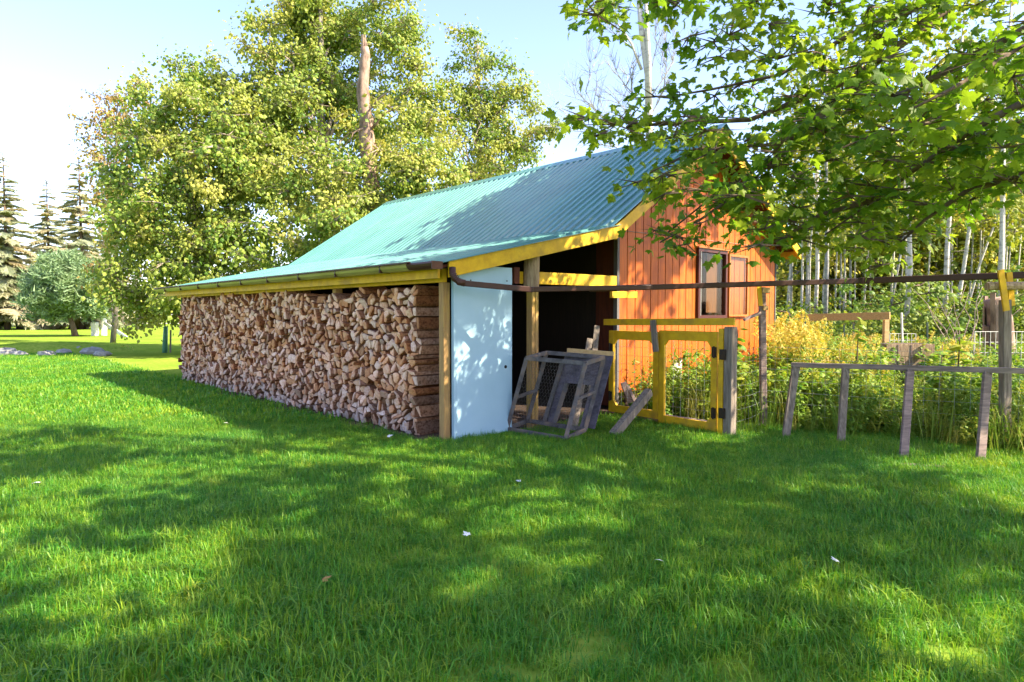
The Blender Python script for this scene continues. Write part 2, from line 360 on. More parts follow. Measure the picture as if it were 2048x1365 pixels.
# corrugated sheets, each a sheet of its own with real ribs
def sheet(a, b, d0, d1, lift, name='roof_panel', pitch=.17):
    g = MB(); n = max(1, round((d1 - d0) / pitch)); st = (d1 - d0) / n; prof = []
    for i in range(n):
        x = d0 + i * st; prof += [(x + .001, 0), (x + st * .52, 0), (x + st * .62, .026), (x + st * .88, .026), (x + st * .98, 0)]
    A2, B2 = Vector((a[0], 0, a[1])), Vector((b[0], 0, b[1])); nn = Vector((-(B2 - A2).z, 0, (B2 - A2).x)).normalized()
    if nn.z < 0: nn = -nn
    V = []
    for P in (A2, B2):
        for off in (lift, lift - .006):
            for (y, hgt) in prof:
                q = P + nn * (hgt + off); V.append((q.x, y, q.z))
    k = len(prof); Fc = []
    for i in range(k - 1):
        Fc += [(i, i + 1, 2 * k + i + 1, 2 * k + i), (k + i, 3 * k + i, 3 * k + i + 1, k + i + 1), (i, k + i, k + i + 1, i + 1), (2 * k + i, 2 * k + i + 1, 3 * k + i + 1, 3 * k + i)]
    Fc += [(0, 2 * k, 3 * k, k), (k - 1, 2 * k - 1, 4 * k - 1, 3 * k - 1)]
    return g.add(V, Fc).build(name, 'roof', shed)
nsh = 12; wsh = (DF - D0 + .04) / nsh
for i in range(nsh):
    a, b = D0 - .03 + i * wsh, D0 - .03 + (i + 1) * wsh - .004
    jj = random.uniform(-.004, .004)
    sheet((KE[0] - .10, KE[1] - .067 * 1.0 + .03), AP, a, b, .03 + jj)
    sheet((EV[0] - .04, EV[1] - .01), (KE[0] + .08, KE[1] + .018), a, b, .012 + jj)
    sheet(RE, (AP[0], AP[1]), a, b, .03 + jj)
# ridge cap
g = MB(); up = .065
for sd in (-1, 1):
    e = (AP[0] + sd * .17, AP[1] - .112)
    g.prism([(AP[0], AP[1] + up), (e[0], e[1] + up), (e[0], e[1] + up - .012), (AP[0], AP[1] + up - .012)], 'y', D0 - .06, DF + .03)
g.build('ridge_cap', 'roof', shed)
# timber deck under the metal (seen from below at the overhangs)
g = MB()
for a, b in ((KE, AP), (RE, AP), ((EV[0] + .05, EV[1] - .01), KE)):
    g.prism([(a[0], a[1] - .035), (b[0], b[1] - .035), (b[0], b[1] - .008), (a[0], a[1] - .008)], 'y', D0 + .035, DF - .05)
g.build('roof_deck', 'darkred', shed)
# purlins under the right-hand overhang
for k in range(5):
    f_ = .12 + k * .2; s = AP[0] + (RE[0] - AP[0]) * f_; z = roof_z(s) - .04
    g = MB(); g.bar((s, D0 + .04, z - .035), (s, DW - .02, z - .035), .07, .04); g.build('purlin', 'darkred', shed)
# yellow rake boards and eave boards
def rake(a, b, dep, y0, y1, name, ext=0., drop=.0):
    g = MB(); g.prism([(a[0], a[1] - drop), (b[0], b[1] - drop), (b[0], b[1] - dep - drop), (a[0], a[1] - dep - drop)], 'y', y0, y1); return g.build(name, 'yellow', shed, bevel=.004)
rake((EV[0] + .16, roof_z(EV[0] + .16)), KE, .175, D0, D0 + .03, 'rake_board', drop=0)
rake(KE, AP, .19, D0 - .002, D0 + .03, 'rake_board')
rake(AP, RE, .19, D0 - .004, D0 + .03, 'rake_board')
rake((EV[0] + .16, roof_z(EV[0] + .16)), KE, .15, DF - .05, DF - .02, 'rake_board'); rake(KE, AP, .17, DF - .05, DF - .02, 'rake_board')
g = MB(); g.box(RE[0] - .02, D0 + .032, RE[1] - .17, RE[0] + .01, DF - .05, RE[1] - .01); g.build('eave_board', 'yellow', shed)
g = MB(); g.box(EV[0] + .04, D0 + .05, EV[1] - .15, EV[0] + .07, DF - .06, EV[1] - .022); g.build('eave_board', 'yellow', shed)
# lean-to: eave beam, posts, cross beam
g = MB(); g.box(-.03, .0, 1.80, .03, 9.75, 1.955); g.build('eave_beam', 'yellow', shed, bevel=.004)
for d in (2.6, 5.0, 7.4, 9.5):
    g = MB(); g.box(.04, d, 0, .14, d + .1, 1.84); g.build('post', 'postwood', shed)
g = MB(); g.box(-.028, -.012, 0, .062, .078, 1.797); g.build('corner_post', 'postwood', shed, bevel=.006, label='yellow stained square corner post of the lean-to')
for k in range(14):                        # rafters of the lean-to
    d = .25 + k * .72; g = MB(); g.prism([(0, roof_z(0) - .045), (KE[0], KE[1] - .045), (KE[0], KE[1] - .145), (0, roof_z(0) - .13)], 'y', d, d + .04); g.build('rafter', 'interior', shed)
s_p = loc(1068, 650, d=.0)[0]
g = MB(); g.box(s_p - .055, -.02, 0, s_p - .003, .08, 1.76); g.build('post', 'postwood', shed, bevel=.004)
g = MB(); g.box(s_p + .0, -.03, 0, s_p + .05, .07, 1.755); g.build('post', 'postwood', shed, bevel=.004)
g = MB(); g.tube([(s_p - .03, .02, 1.77), (s_p - .025, .02, 1.9), (s_p - .02, .02, 2.05), (s_p - .02, .02, 2.24)], [.098, .105, .1, .095], 10, .06); g.build('log_block', 'logwood', shed, label='short peeled log block on top of the middle post')
s_b0, _, z_b0 = loc(1024, 560, d=0); s_b1, _, z_b1 = loc(1241, 566, d=.0)
g = MB(); g.bar((s_p + .06, .085, 1.905), (s_b1, .085, 1.915), .155, .035); g.build('cross_beam', 'yellow', shed, bevel=.004)
g = MB(); g.bar((s_b0 - .05, .085, 1.9), (s_p - .12, .085, 1.9), .15, .035); g.build('cross_beam', 'yellow', shed, bevel=.004)
g = MB(); g.box(s_b0 + .04, .0, 1.82, s_b0 + .13, .06, 2.02); g.build('block', 'darkred', shed)
a_, b_ = loc(1222, 590, d=-.02), loc(1272, 590, d=-.02)
g = MB(); g.bar((a_[0], -.02, a_[2]), (b_[0], -.02, b_[2]), .09, .05); g.build('bracket_board', 'yellow', shed, bevel=.004)
# gutter
GS = EV[0] - .12
def gut(name, d0, d1, m, r=.0):
    g = MB(); z = 2.0
    g.prism([(GS - .03, z), (GS - .045, z - .02), (GS - .033, z - .045), (GS, z - .075), (GS + .1, z - .075), (GS + .1, z - .02), (GS + .092, z - .02), (GS + .092, z - .067), (GS + .006, z - .067), (GS - .024, z - .042), (GS - .036, z - .02), (GS - .022, z)], 'y', d0, d1)
    return g.build(name, m, shed)
gut('gutter', D0 + .36, DF, 'trough'); gut('gutter_end', D0 - .12, D0 + .356, 'brown')
g = MB(); g.box(GS - .06, D0 + .3, 2.001, GS - .02, DF, 2.016); g.build('gutter_lip', 'brown', shed)
g = MB(); g.box(GS - .046, D0 - .127, 1.92, GS + .1, D0 - .121, 2.002); g.build('gutter_cap', 'brown', shed)
for k in range(9):
    d = .75 + k * 1.08; g = MB(); g.box(GS - .048, d, 1.921, GS + .1, d + .012, 2.0015); g.build('gutter_strap', 'brown', shed)
# gable wall of upright boards, each a board; window opening left free
BZ = .28
wx0, _, wz1 = loc(1393, 500, d=DW); wx1, _, wz0 = loc(1449, 637, d=DW)
wz1 = loc(1420, 500, d=DW)[2]; wz0 = loc(1420, 637, d=DW)[2]
nb = 25; bw = (WR - WL) / nb
def wall_top(s): return roof_z(s) - .06
def wboard(s0, s1, z0, z1a, z1b, y0, y1):
    g = MB(); g.prism([(s0, z0), (s1, z0), (s1, z1b), (s0, z1a)], 'y', y0, y1); return g.build('board', 'orange', shed, bevel=.003)
for i in range(nb):
    s0, s1 = WL + i * bw + .007, WL + (i + 1) * bw - .007; y = DW + random.uniform(0, .004)
    tops = []
    cuts = [(s0, s1)]
    if s0 < AP[0] < s1: z1a, z1b = wall_top(s0), wall_top(s1)
    else: z1a, z1b = wall_top(s0), wall_top(s1)
    if s1 > wx0 and s0 < wx1:
        l, r_ = max(s0, wx0), min(s1, wx1)
        wboard(s0, s1, wz1, z1a, z1b, y, y + .022); wboard(s0, s1, BZ, wz0, wz0, y, y + .022)
        if s0 < wx0: wboard(s0, wx0, wz0, wz1, wz1, y, y + .022)
        if s1 > wx1: wboard(wx1, s1, wz0, wz1, wz1, y, y + .022)
    else: wboard(s0, s1, BZ + random.uniform(-.015, .01), z1a, z1b, y, y + .022)
g = MB()                                   # sheathing behind the joints, with the window hole left open
for s0, s1, z0, z1 in ((WL, wx0, BZ + .02, None), (wx1, WR, BZ + .02, None), (wx0, wx1, BZ + .02, wz0), (wx0, wx1, wz1, None)):
    ss = [s0] + ([AP[0]] if s0 < AP[0] < s1 else []) + [s1]
    tp = [(s, (roof_z(s) - .07) if z1 is None else z1) for s in ss]
    g.prism([(s0, z0), (s1, z0)] + tp[::-1], 'y', DW + .028, DW + .05)
g.build('wall_sheathing', 'darkred', shed)
g = MB(); g.box(WL - .055, DW - .01, .1, WL - .002, DW + .06, roof_z(WL) - .08); g.build('corner_trim', 'trimgrey', shed)
g = MB(); g.box(WR + .002, DW - .01, .2, WR + .04, DW + .06, roof_z(WR) - .08); g.build('corner_trim', 'trimgrey', shed)
g = MB(); g.box(WL, DW + .45, .05, WL + .05, DF - .3, roof_z(WL) - .1); g.build('side_wall', 'interior', shed)  # deeper stretch near black, the interior shade put into its colour
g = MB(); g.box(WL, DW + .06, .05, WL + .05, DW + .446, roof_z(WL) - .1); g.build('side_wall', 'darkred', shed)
g = MB(); g.box(WR - .05, DW + .06, .05, WR, DF - .3, roof_z(WR) - .1); g.build('side_wall', 'orange', shed)
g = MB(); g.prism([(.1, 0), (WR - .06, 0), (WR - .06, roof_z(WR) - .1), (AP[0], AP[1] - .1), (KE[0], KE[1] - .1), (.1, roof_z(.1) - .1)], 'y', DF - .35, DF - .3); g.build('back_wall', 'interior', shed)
g = MB(); g.box(WL + .05, DW + .06, .26, WR - .05, DF - .4, .3); g.build('inner_floor', 'oldwoodx', shed)
g = MB(); g.box(WL + .02, DW + .06, .0, WR - .02, DW + .2, .25); g.build('skid', 'dirt', shed)
# thin wire stapled across the gable
a_, b_ = loc(1248, 462, d=DW - .01), loc(1560, 498, d=DW - .01)
g = MB(); g.tube([(a_[0], DW - .012, a_[2]), (b_[0], DW - .012, b_[2])], .004, 4); g.build('wire', 'wire', shed)
# window: dark frame with pane, and the sash standing open against the wall
fw = .055
win = MB().box(wx0 + .002, DW - .05, wz1 - fw, wx1 - .002, DW + .05, wz1 + .002).build('window', 'winframe', shed)
for (x0, z0, x1, z1) in ((wx0 + .002, wz0, wx0 + fw, wz1 - fw), (wx1 - fw, wz0, wx1 - .002, wz1 - fw), (wx0 + fw, wz0, wx1 - fw, wz0 + fw)):
    MB().box(x0, DW - .05, z0, x1, DW + .05, z1).build('frame', 'winframe', win)
MB().box(wx0 + .066, DW - .056, wz0 + .05, wx0 + .072, DW - .03, wz1 - fw).build('putty_strip', 'whitepaint', win)
MB().box(wx0 + fw, DW - .01, wz0 + fw, wx1 - fw, DW - .004, wz1 - fw).build('pane', 'glass', win)
MB().box(wx0 - .04, DW - .075, wz1 + .004, wx1 + .06, DW - .004, wz1 + .03).build('drip_cap', 'sashframe', win)
MB().box(wx0 + .5 * (wx1 - wx0), DW + .09, wz0 + .1, wx1 - .03, DW + .10, wz1 - .02).build('curtain', 'curtain', win)
sx0, sx1 = loc(1453, 570, d=DW)[0], loc(1491, 570, d=DW)[0]; sz0, sz1 = wz0 + .03, wz1 - .04
sash = MB().box(sx0, DW - .06, sz1 - .04, sx1, DW - .02, sz1).build('open_sash', 'sashframe', shed)
for (x0, z0, x1, z1) in ((sx0, sz0, sx0 + .035, sz1 - .04), (sx1 - .035, sz0, sx1, sz1 - .04), (sx0 + .035, sz0, sx1 - .035, sz0 + .035)):
    MB().box(x0, DW - .06, z0, x1, DW - .02, z1).build('frame', 'sashframe', sash)
MB().box(sx0 + .035, DW - .043, sz0 + .035, sx1 - .035, DW - .038, sz1 - .04).build('pane', 'glass', sash)

# ------------------------------------------------------------------ whitish slab door, blue skylit shade in its base colour
door = thing('slab_door', 'whitish flat slab door, tinted blue for shade, standing between the woodpile and the dark opening', 'door', W(.10, -.05), ANG)
dw = loc(1022, 700, d=-.05)[0] - .10
MB().box(0, -.02, .03, dw, .02, 2.0).build('slab', 'door', door, bevel=.004)
k_ = loc(1011, 734, d=-.07); MB().tube([(k_[0] - .10, -.026, k_[2]), (k_[0] - .10, -.0195, k_[2])], .02, 12).build('lock_hole', 'blackhole', door)
for hz in (1.86, 1.87): MB().tube([(dw * (.25 if hz < 1.865 else .9), -.024, hz - .03), (dw * (.25 if hz < 1.865 else .9), -.0195, hz - .03)], .009, 8).build('screw', 'metal', door)
MB().box(-.034, -.024, .02, -.003, .02, 1.985).build('edge_strip', 'door', door)

# ------------------------------------------------------------------ firewood
PILE_D0, PILE_D1 = .52, 9.55
def top_z(d): return 1.76 + .03 * math.sin(d * 3.1) + .02 * math.sin(d * 7.7) - .10 * math.exp(-((d - 2.6) / .8) ** 2) + (.04 if d > 4 else 0)
sites = []; sp = .122; row = 0; z = .05
while z < 1.82:
    d = PILE_D0 + (sp / 2 if row % 2 else 0) - .1
    while d < PILE_D1 + .1:
        sites.append((d + random.uniform(-.48, .48) * sp, z + random.uniform(-.45, .45) * sp)); d += sp * random.uniform(.85, 1.2)
    z += sp * .84; row += 1
sites = np.array(sites)
def clip(poly, n, c):                       # keep the half plane n.p <= c
    out = []
    for i in range(len(poly)):
        p, q = poly[i], poly[(i + 1) % len(poly)]; a, b = n[0] * p[0] + n[1] * p[1] - c, n[0] * q[0] + n[1] * q[1] - c
        if a <= 0: out.append(p)
        if (a < 0 < b) or (b < 0 < a):
            t_ = a / (a - b); out.append((p[0] + t_ * (q[0] - p[0]), p[1] + t_ * (q[1] - p[1])))
    return out
def area(p): return .5 * abs(sum(p[i][0] * p[(i + 1) % len(p)][1] - p[(i + 1) % len(p)][0] * p[i][1] for i in range(len(p))))
def centre(p): return (sum(q[0] for q in p) / len(p), sum(q[1] for q in p) / len(p))
pieces = []
for i, s_ in enumerate(sites):
    d2 = ((sites - s_) ** 2).sum(1); nb_ = np.argsort(d2)[1:16]; r_ = .17
    poly = [(s_[0] - r_, s_[1] - r_), (s_[0] + r_, s_[1] - r_), (s_[0] + r_, s_[1] + r_), (s_[0] - r_, s_[1] + r_)]
    for j in nb_:
        q = sites[j]; n = q - s_; c = (q @ q - s_ @ s_) / 2; poly = clip(poly, n, c)
        if len(poly) < 3: break
    poly = clip(poly, (0, -1), -.012) if len(poly) > 2 else poly
    if len(poly) > 2: poly = clip(poly, (-1, 0), -PILE_D0)
    if len(poly) > 2: poly = clip(poly, (1, 0), PILE_D1)
    if len(poly) < 3 or area(poly) < .002: continue
    c = centre(poly)
    if c[1] > top_z(c[0]): continue
    parts = [poly]
    if area(poly) > .0085 and random.random() < .78:
        a = random.uniform(0, math.pi); n = (math.cos(a), math.sin(a)); k = n[0] * c[0] + n[1] * c[1] + random.uniform(-.015, .015)
        parts = [clip(poly, n, k), clip(poly, (-n[0], -n[1]), -k)]
    pieces += [p for p in parts if len(p) > 2 and area(p) > .0016]
logs = []
for p in pieces:
    c = centre(p); ar = area(p); sh = random.uniform(.80, .93); rot = random.gauss(0, .06)
    p = [(c[0] + (x - c[0]) * sh * math.cos(rot) - (y - c[1]) * sh * math.sin(rot), c[1] + (x - c[0]) * sh * math.sin(rot) + (y - c[1]) * sh * math.cos(rot)) for x, y in p]
    # knock off sharp corners on one side so that it has a round bark back
    q = []
    n = len(p); soft = random.random()
    for i in range(n):
        a, b, e = p[i - 1], p[i], p[(i + 1) % n]
        if random.random() < .3 + .5 * soft:
            q += [(b[0] + (a[0] - b[0]) * .22, b[1] + (a[1] - b[1]) * .22), (b[0] + (e[0] - b[0]) * .22, b[1] + (e[1] - b[1]) * .22)]
        else: q.append(b)
    if sum(q[i][0] * q[(i + 1) % len(q)][1] - q[(i + 1) % len(q)][0] * q[i][1] for i in range(len(q))) < 0: q = q[::-1]
    old = max(0, min(1, (.42 - c[1]) / .42 + random.gauss(0, .22) + (.12 if c[0] > 5 else 0)))
    base = Vector(random.choice([(.74, .46, .31), (.78, .54, .42), (.66, .36, .20), (.76, .49, .35), (.52, .26, .13), (.72, .52, .42)]))
    base = base.lerp(Vector((.40, .35, .33)), old * .85) * random.uniform(.88, 1.28)
    if random.random() < .05: base *= .5
    logs.append((q, c, base))
def log_mesh(g, q, c, org, off, ln, tilt):
    cx, cz = c; n = len(q); V = []
    for (k, s, dd) in ((.86, off - .004, 0), (1, off + .010, 0), (.98, off + ln, 1)):
        for (x, z_) in q:
            jx = random.uniform(-.004, .004) if dd else 0
            V.append(W(s + (tilt[0] * (x - cx) + tilt[1] * (z_ - cz)) * (1 - dd), cx + (x - cx) * k + jx, cz + (z_ - cz) * k) - org)
    g.cur = 0; g.add(V[:n], [tuple(range(n))]); g.cur = 0
    o_ = len(g.v) - n
    g.v += [tuple(x) for x in V[n:]]
    for r_ in range(2):
        for i in range(n):
            a, b = o_ + r_ * n + i, o_ + r_ * n + (i + 1) % n
            g.f.append((a, a + n, b + n, b)); g.mi.append(0 if r_ == 0 else 1)
    g.f.append(tuple(range(o_ + 2 * n, o_ + 3 * n))[::-1]); g.mi.append(1)
def log_tint(me, cols):
    a = me.attributes.new('tint', 'FLOAT_COLOR', 'FACE'); a.data.foreach_set('color', np.array(cols, np.float32).ravel())
order = sorted(range(len(logs)), key=lambda i: -area(logs[i][0]) / (W(0, logs[i][1][0], logs[i][1][1]) - O).length ** 2)
near = set(order[:300]); rest = MB(); restc = []
for i, (q, c, base) in enumerate(logs):
    off = random.gauss(0, .032) - .02 + (.10 if random.random() < .03 else 0); tilt = (random.gauss(0, .22), random.gauss(0, .22)); ln = random.uniform(.38, .44)
    if i in near:
        org = W(.2, *c); g = MB(); log_mesh(g, q, c, org, off, ln, tilt); o = g.build('firewood_log', ['logend', 'logside']); o.location = org
        log_tint(o.data, [(*base, 1)] * len(g.f))
        ex = max(x for x, _ in q) - min(x for x, _ in q); ez = max(z_ for _, z_ in q) - min(z_ for _, z_ in q); tone = base.x - base.z
        look = ('weathered grey' if tone < .15 else 'deep orange' if tone > .42 else 'pale tan' if base.x > .68 else 'brown') + (' upright' if ez > 1.35 * ex else ' flat' if ex > 1.35 * ez else ' chunky' if area(q) > .0125 else ' small' if area(q) < .0095 else '')
        hgt = ['in the bottom layer', 'at knee height', 'at thigh height', 'at waist height', 'at chest height', 'just under the beam'][min(5, int(c[1] / .3))]
        far_ = ['at the open end by the post', 'one step from the post', 'two steps from the post', 'three steps from the post', 'well along the pile'][min(4, int((c[0] - PILE_D0 + .45) / .6))]
        lab = f'{look} firewood log {hgt} {far_}'
        tag(o, lab, 'firewood', 'split logs stacked in the firewood pile')
    else:
        n0 = len(rest.f); log_mesh(rest, q, c, Vector((0, 0, 0)), off, ln, tilt); restc += [(*base, 1)] * (len(rest.f) - n0)
o = rest.build('firewood_stack', ['logend', 'logside']); log_tint(o.data, restc)
tag(o, 'long stack of split firewood logs under the lean-to eave', 'firewood', 'split logs stacked in the firewood pile', 'stuff')

# ================================================================== THE YARD
# ------------------------------------------------------------------ drain pipe on its posts
pts = [at(908, 548, 7.12), at(912, 560, 7.10), at(924, 567, 7.12), at(990, 573, 7.2), at(1062, 580, 7.3)]
pipe = thing('drain_pipe', 'long brown rain pipe running level from the gutter to the wooden posts', 'pipe', (pts[0].x, pts[0].y, 0))
def P_(p): return Vector(p) - Vector(pipe.location)
el = MB(); seg = [at(905, 536, 7.12), at(905, 548, 7.10), at(909, 558, 7.09), at(917, 564, 7.09), at(930, 567, 7.1)]
el.tube([P_(p) for p in seg], [.038] * 5, 8); el.build('elbow', 'brown', pipe, smooth=True)
for k in range(5):
    a, b = P_(seg[1].lerp(seg[3], k / 5)), P_(seg[1].lerp(seg[3], k / 5 + .05)); MB().tube([a, b], .042, 8).build('elbow_ring', 'brown', pipe)
def pb(name, a, b, wd=.062, th=.05): return MB().bar(P_(a), P_(b), wd, th).build(name, 'brown', pipe, bevel=.008)
j1, j2, jA, jB, jE = at(926, 567, 7.1), at(1066, 580, 7.25), at(1305, 575, 7.9), at(1725, 562, 7.9), at(2120, 548, 7.0)
pb('pipe_section', j1, j2); pb('pipe_section', at(1052, 579.5, 7.25), jA, .058, .046); pb('pipe_section', at(1285, 575.5, 7.9), jB, .064, .052); pb('pipe_section', at(1716, 562.3, 7.9), jE, .072, .058)
pb('coupling', at(1180, 578.5, 7.62), at(1300, 574.5, 7.93), .066, .058); pb('coupling', at(1722, 562, 7.88), at(1727, 562, 7.87), .082, .068)

# ------------------------------------------------------------------ gates
G0, G1 = gnd(1219, 824, .09), gnd(1434, 866, .05); G0.z = G1.z = 0
gd = (G1 - G0); GL = gd.length; grz = math.atan2(gd.y, gd.x)
gd.normalize()
gm = .5 * GL - .005
def gate(x0, x1, label, z0, z1, hside):
    gt = thing('wire_gate', label, 'gate', G0 + gd * x0, grz, 'yellow gates of the pen'); wd = x1 - x0; k = .085
    for sx in (0, wd - k): MB().box(sx, -.02, z0, sx + k, .02, z1).build('stile', 'yellow', gt, bevel=.003)
    MB().box(k, -.018, z1 - .12, wd - k, .018, z1).build('rail', 'yellow', gt, bevel=.003)
    MB().box(k, -.018, z0, wd - k, .018, z0 + .10).build('rail', 'yellow', gt, bevel=.003)
    q = .07
    for (cx, sx) in ((k, 1), (wd - k, -1)):
        for (cz, sz) in (((z1 - .12, -1),) if sx * hside > 0 else ((z1 - .12, -1), (z0 + .10, 1))):
            MB().prism([(cx, cz), (cx + sx * q * .8, cz), (cx, cz + sz * q)], 'y', -.0165, .0165).build('gusset', 'yellow', gt)
    for hz in (z0 + .22, z1 - .24):
        hx = (.035 if hside < 0 else wd - .035); hg = MB().box(hx - .03, -.032, hz - .06, hx + .03, -.0205, hz + .06).build('hinge', 'metal', gt)
        MB().tube([(hx, -.036, hz - .07), (hx, -.036, hz + .07)], .011, 6).build('pin', 'metal', hg)
    g = MB(); n = 6
    for i in range(n + 1): x = k + (wd - 2 * k) * i / n; g.tube([(x, .021, z0 + .05), (x, .021, z1 - .05)], .0018, 3, cap=False)
    for i in range(9): z = z0 + .1 + (z1 - z0 - .2) * i / 8; g.tube([(k - .03, .022, z), (wd - k + .03, .022, z)], .0018, 3, cap=False)
    g.build('wire_mesh', 'wire', gt); return gt
gate(0, gm, 'yellow framed wire gate hinged next to the shed wall', .10, 1.22, -1)
gate(gm + .01, GL, 'yellow framed wire gate hinged on the grey fence post', .06, 1.24, 1)
hb = thing('header_board', 'long yellow board across the tops of the two wire gates', 'board', G0, grz)
MB().bar((-.05, -.06, 1.335), (GL + .26, -.06, 1.36), .085, .035).build('plank', 'yellow', hb, bevel=.003)
lb = thing('latch_board', 'short grey board hanging as a latch where the two gates meet', 'board', G0 + gd * gm, grz)
MB().bar((-.02, -.10, 1.37), (.03, -.10, .97), .085, .025, (1, 0, 0)).build('plank', 'oldwood', lb, bevel=.003)
gp = thing('gate_post', 'grey squared post with a yellow stop board at the gates', 'post', G1 + gd * .12, grz)
MB().box(-.01, -.05, 0, .10, .06, 1.30).build('post', 'oldwood', gp, bevel=.01)
MB().box(-.075, -.06, .03, -.014, .03, 1.28).build('stop_board', 'yellow', gp, bevel=.003)
for hz in (.3, .98): MB().box(-.05, -.075, hz - .06, .03, -.0605, hz + .06).build('hinge', 'metal', gp)
# plank propped against the gate, sill timber behind the gates, scraps in the pen
def plank(name, label, p0, p1, wd, th, m, cat='board', side=None, group=None):
    b = Vector(p0); g = MB().bar(Vector((0, 0, 0)), Vector(p1) - b, wd, th, side); o = g.build(name, m, bevel=.004); o.location = b; return tag(o, label, cat, group)
a, b = gnd(1226, 872, .03), at(1298, 784, 8.2)
plank('weathered_plank', 'grey weathered square timber leaning on the yellow gate', a, b, .10, .085, 'oldwood')
plank('sill_timber', 'brown sill timber lying behind the yellow gates', G0 + gd * .1 + Vector((.12, .1, .08)), G1 + Vector((.0, .16, .1)), .11, .09, 'oldwoodx', 'timber')
for k, (x0, y0, x1, y1, Y, wd) in enumerate(((1262, 806, 1246, 765, 9.3, .08), (1273, 808, 1255, 772, 9.2, .045), (1290, 806, 1266, 800, 9.2, .07), (1268, 800, 1300, 786, 9.6, .06))):
    tag(plank('scrap_wood', '', at(x0, y0, Y), at(x1, y1, Y + .05), wd, wd * .6, 'oldwoodx'),
        ['broad scrap board standing at the shed wall behind the gate', 'thin pale splinter of wood standing behind the yellow gate', 'short split log lying behind the yellow gate', 'dark scrap board lying slanted at the foot of the orange wall'][k], 'scrap wood', 'scrap wood in the pen')
o = MB()
for k in range(5): o.box(k * .05, -.02, 0, k * .05 + .046, .02, .34 + .06 * (k % 3))
wp = o; p = W(*loc(1352, 742, d=DW - .12)); p.z = 0
wb = thing('white_pickets', 'small row of peeling white picket boards against the orange wall', 'pickets', (p.x, p.y, .18), ANG)
for k in range(5): MB().box(k * .055 - .12, -.012, 0, k * .055 - .07, .012, .42 + .05 * ((k * 2) % 3)).build('picket', 'whitepaint', wb)

# two old boards standing in the dark doorway
for k, (x0, y0, x1, y1, Y, wd) in enumerate(((1170, 735, 1180, 678, 8.6, .08), (1186, 740, 1194, 652, 8.7, .075))):
    a = at(x0, y0, Y); top = at(x1, y1, Y + .2); bot = a + (a - top) * 1.0; bot = top + (a - top) * (top.z / max(.1, top.z - a.z))
    plank('weathered_board', ['shorter grey board standing in the dark lean-to opening', 'taller grey board standing in the dark lean-to opening'][k], bot, top, wd, .03, 'oldwood', side=(1, 0, 0), group='boards leaning in the opening')

# ------------------------------------------------------------------ wire cage leaning in front of the opening
def cage():
    TL, TR, BR, BL = at(1053, 717, 7.75), at(1171, 727, 7.45), gnd(1131, 878, .05), gnd(1014, 858, .06)
    base = Vector((BL.x, BL.y, 0)); c = thing('wire_cage', 'weathered timber cage frame covered in chicken wire leaning before the dark opening', 'cage', base)
    n = (TR - TL).cross(BL - TL).normalized()
    if n.y < 0: n = -n
    back = n * .30 + Vector((.13, .05, .03))
    q = [p - base for p in (TL, TR, BR, BL)]; bq = [p + back * 1. for p in q]
    def b(x, y, nm='bar', wd=.048): return MB().bar(x, y, wd, .036).build(nm, 'cagewood', c, bevel=.003)
    for i in range(4): b(q[i], q[(i + 1) % 4])
    b(bq[0], bq[1]); b(bq[1], bq[2]); b(bq[0], bq[3]); b(bq[3], bq[2])
    for i in range(4): b(q[i], bq[i])
    ml, mr = q[0].lerp(q[3], .55), q[1].lerp(q[2], .48); b(ml, ml + back, wd=.035); b(mr, mr + back, wd=.035)
    # chicken wire on front and on the two sides
    def hexes(o_, ex, ey, nm):
        g = MB(); Lx, Ly = ex.length, ey.length; ex, ey = ex.normalized(), ey.normalized(); cw = .036; ch = .042
        def pt(x, y): return o_ + ex * min(max(x, 0), Lx) + ey * min(max(y, 0), Ly) + ex.cross(ey) * .026
        rows = int(Ly / ch); cols = int(Lx / cw)
        for r in range(rows):
            y = r * ch; off = (cw / 2 if r % 2 else 0)
            for k in range(cols):
                x = k * cw + off
                for (x0, y0, x1, y1) in ((x, y, x, y + ch * .5), (x, y + ch * .5, x + cw / 2, y + ch), (x, y + ch * .5, x - cw / 2, y + ch)):
                    if x1 < 0 or x1 > Lx: continue
                    g.tube([pt(x0, y0), pt(x1, y1)], .0014, 3, cap=False)
        g.build(nm, 'cagewire', c, kind='stuff')
    hexes(q[0], q[1] - q[0], q[3] - q[0], 'wire_mesh'); hexes(q[1], bq[1] - q[1], q[2] - q[1], 'wire_mesh')
    # dark panel with a square hatch behind it
    off = back * 1.18
    cc = [p + off for p in q]; pn = thing('hatch_panel', 'dark weathered plywood panel with a square hatch hole behind the wire cage', 'panel', base)
    def P2(u_, v_): return cc[0].lerp(cc[1], u_).lerp(cc[3].lerp(cc[2], u_), v_)
    tn = n * .02
    def slab(u0, v0, u1, v1):
        a = [P2(u0, v0), P2(u1, v0), P2(u1, v1), P2(u0, v1)]
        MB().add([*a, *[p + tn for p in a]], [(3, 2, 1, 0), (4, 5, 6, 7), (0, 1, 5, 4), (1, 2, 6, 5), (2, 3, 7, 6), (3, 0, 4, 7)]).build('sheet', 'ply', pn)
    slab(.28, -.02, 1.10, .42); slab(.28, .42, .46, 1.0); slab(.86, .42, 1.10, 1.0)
    for uu in (.28, .46): MB().bar(P2(uu, .1 if uu < .4 else .42) - tn, P2(uu - .02, 1.0) - tn, .05, .03, cc[1] - cc[0]).build('batten', 'cagewood', pn)
    MB().bar(P2(.3, -.04), P2(1.1, -.04), .05, .04).build('batten', 'lumber', pn)
cage()

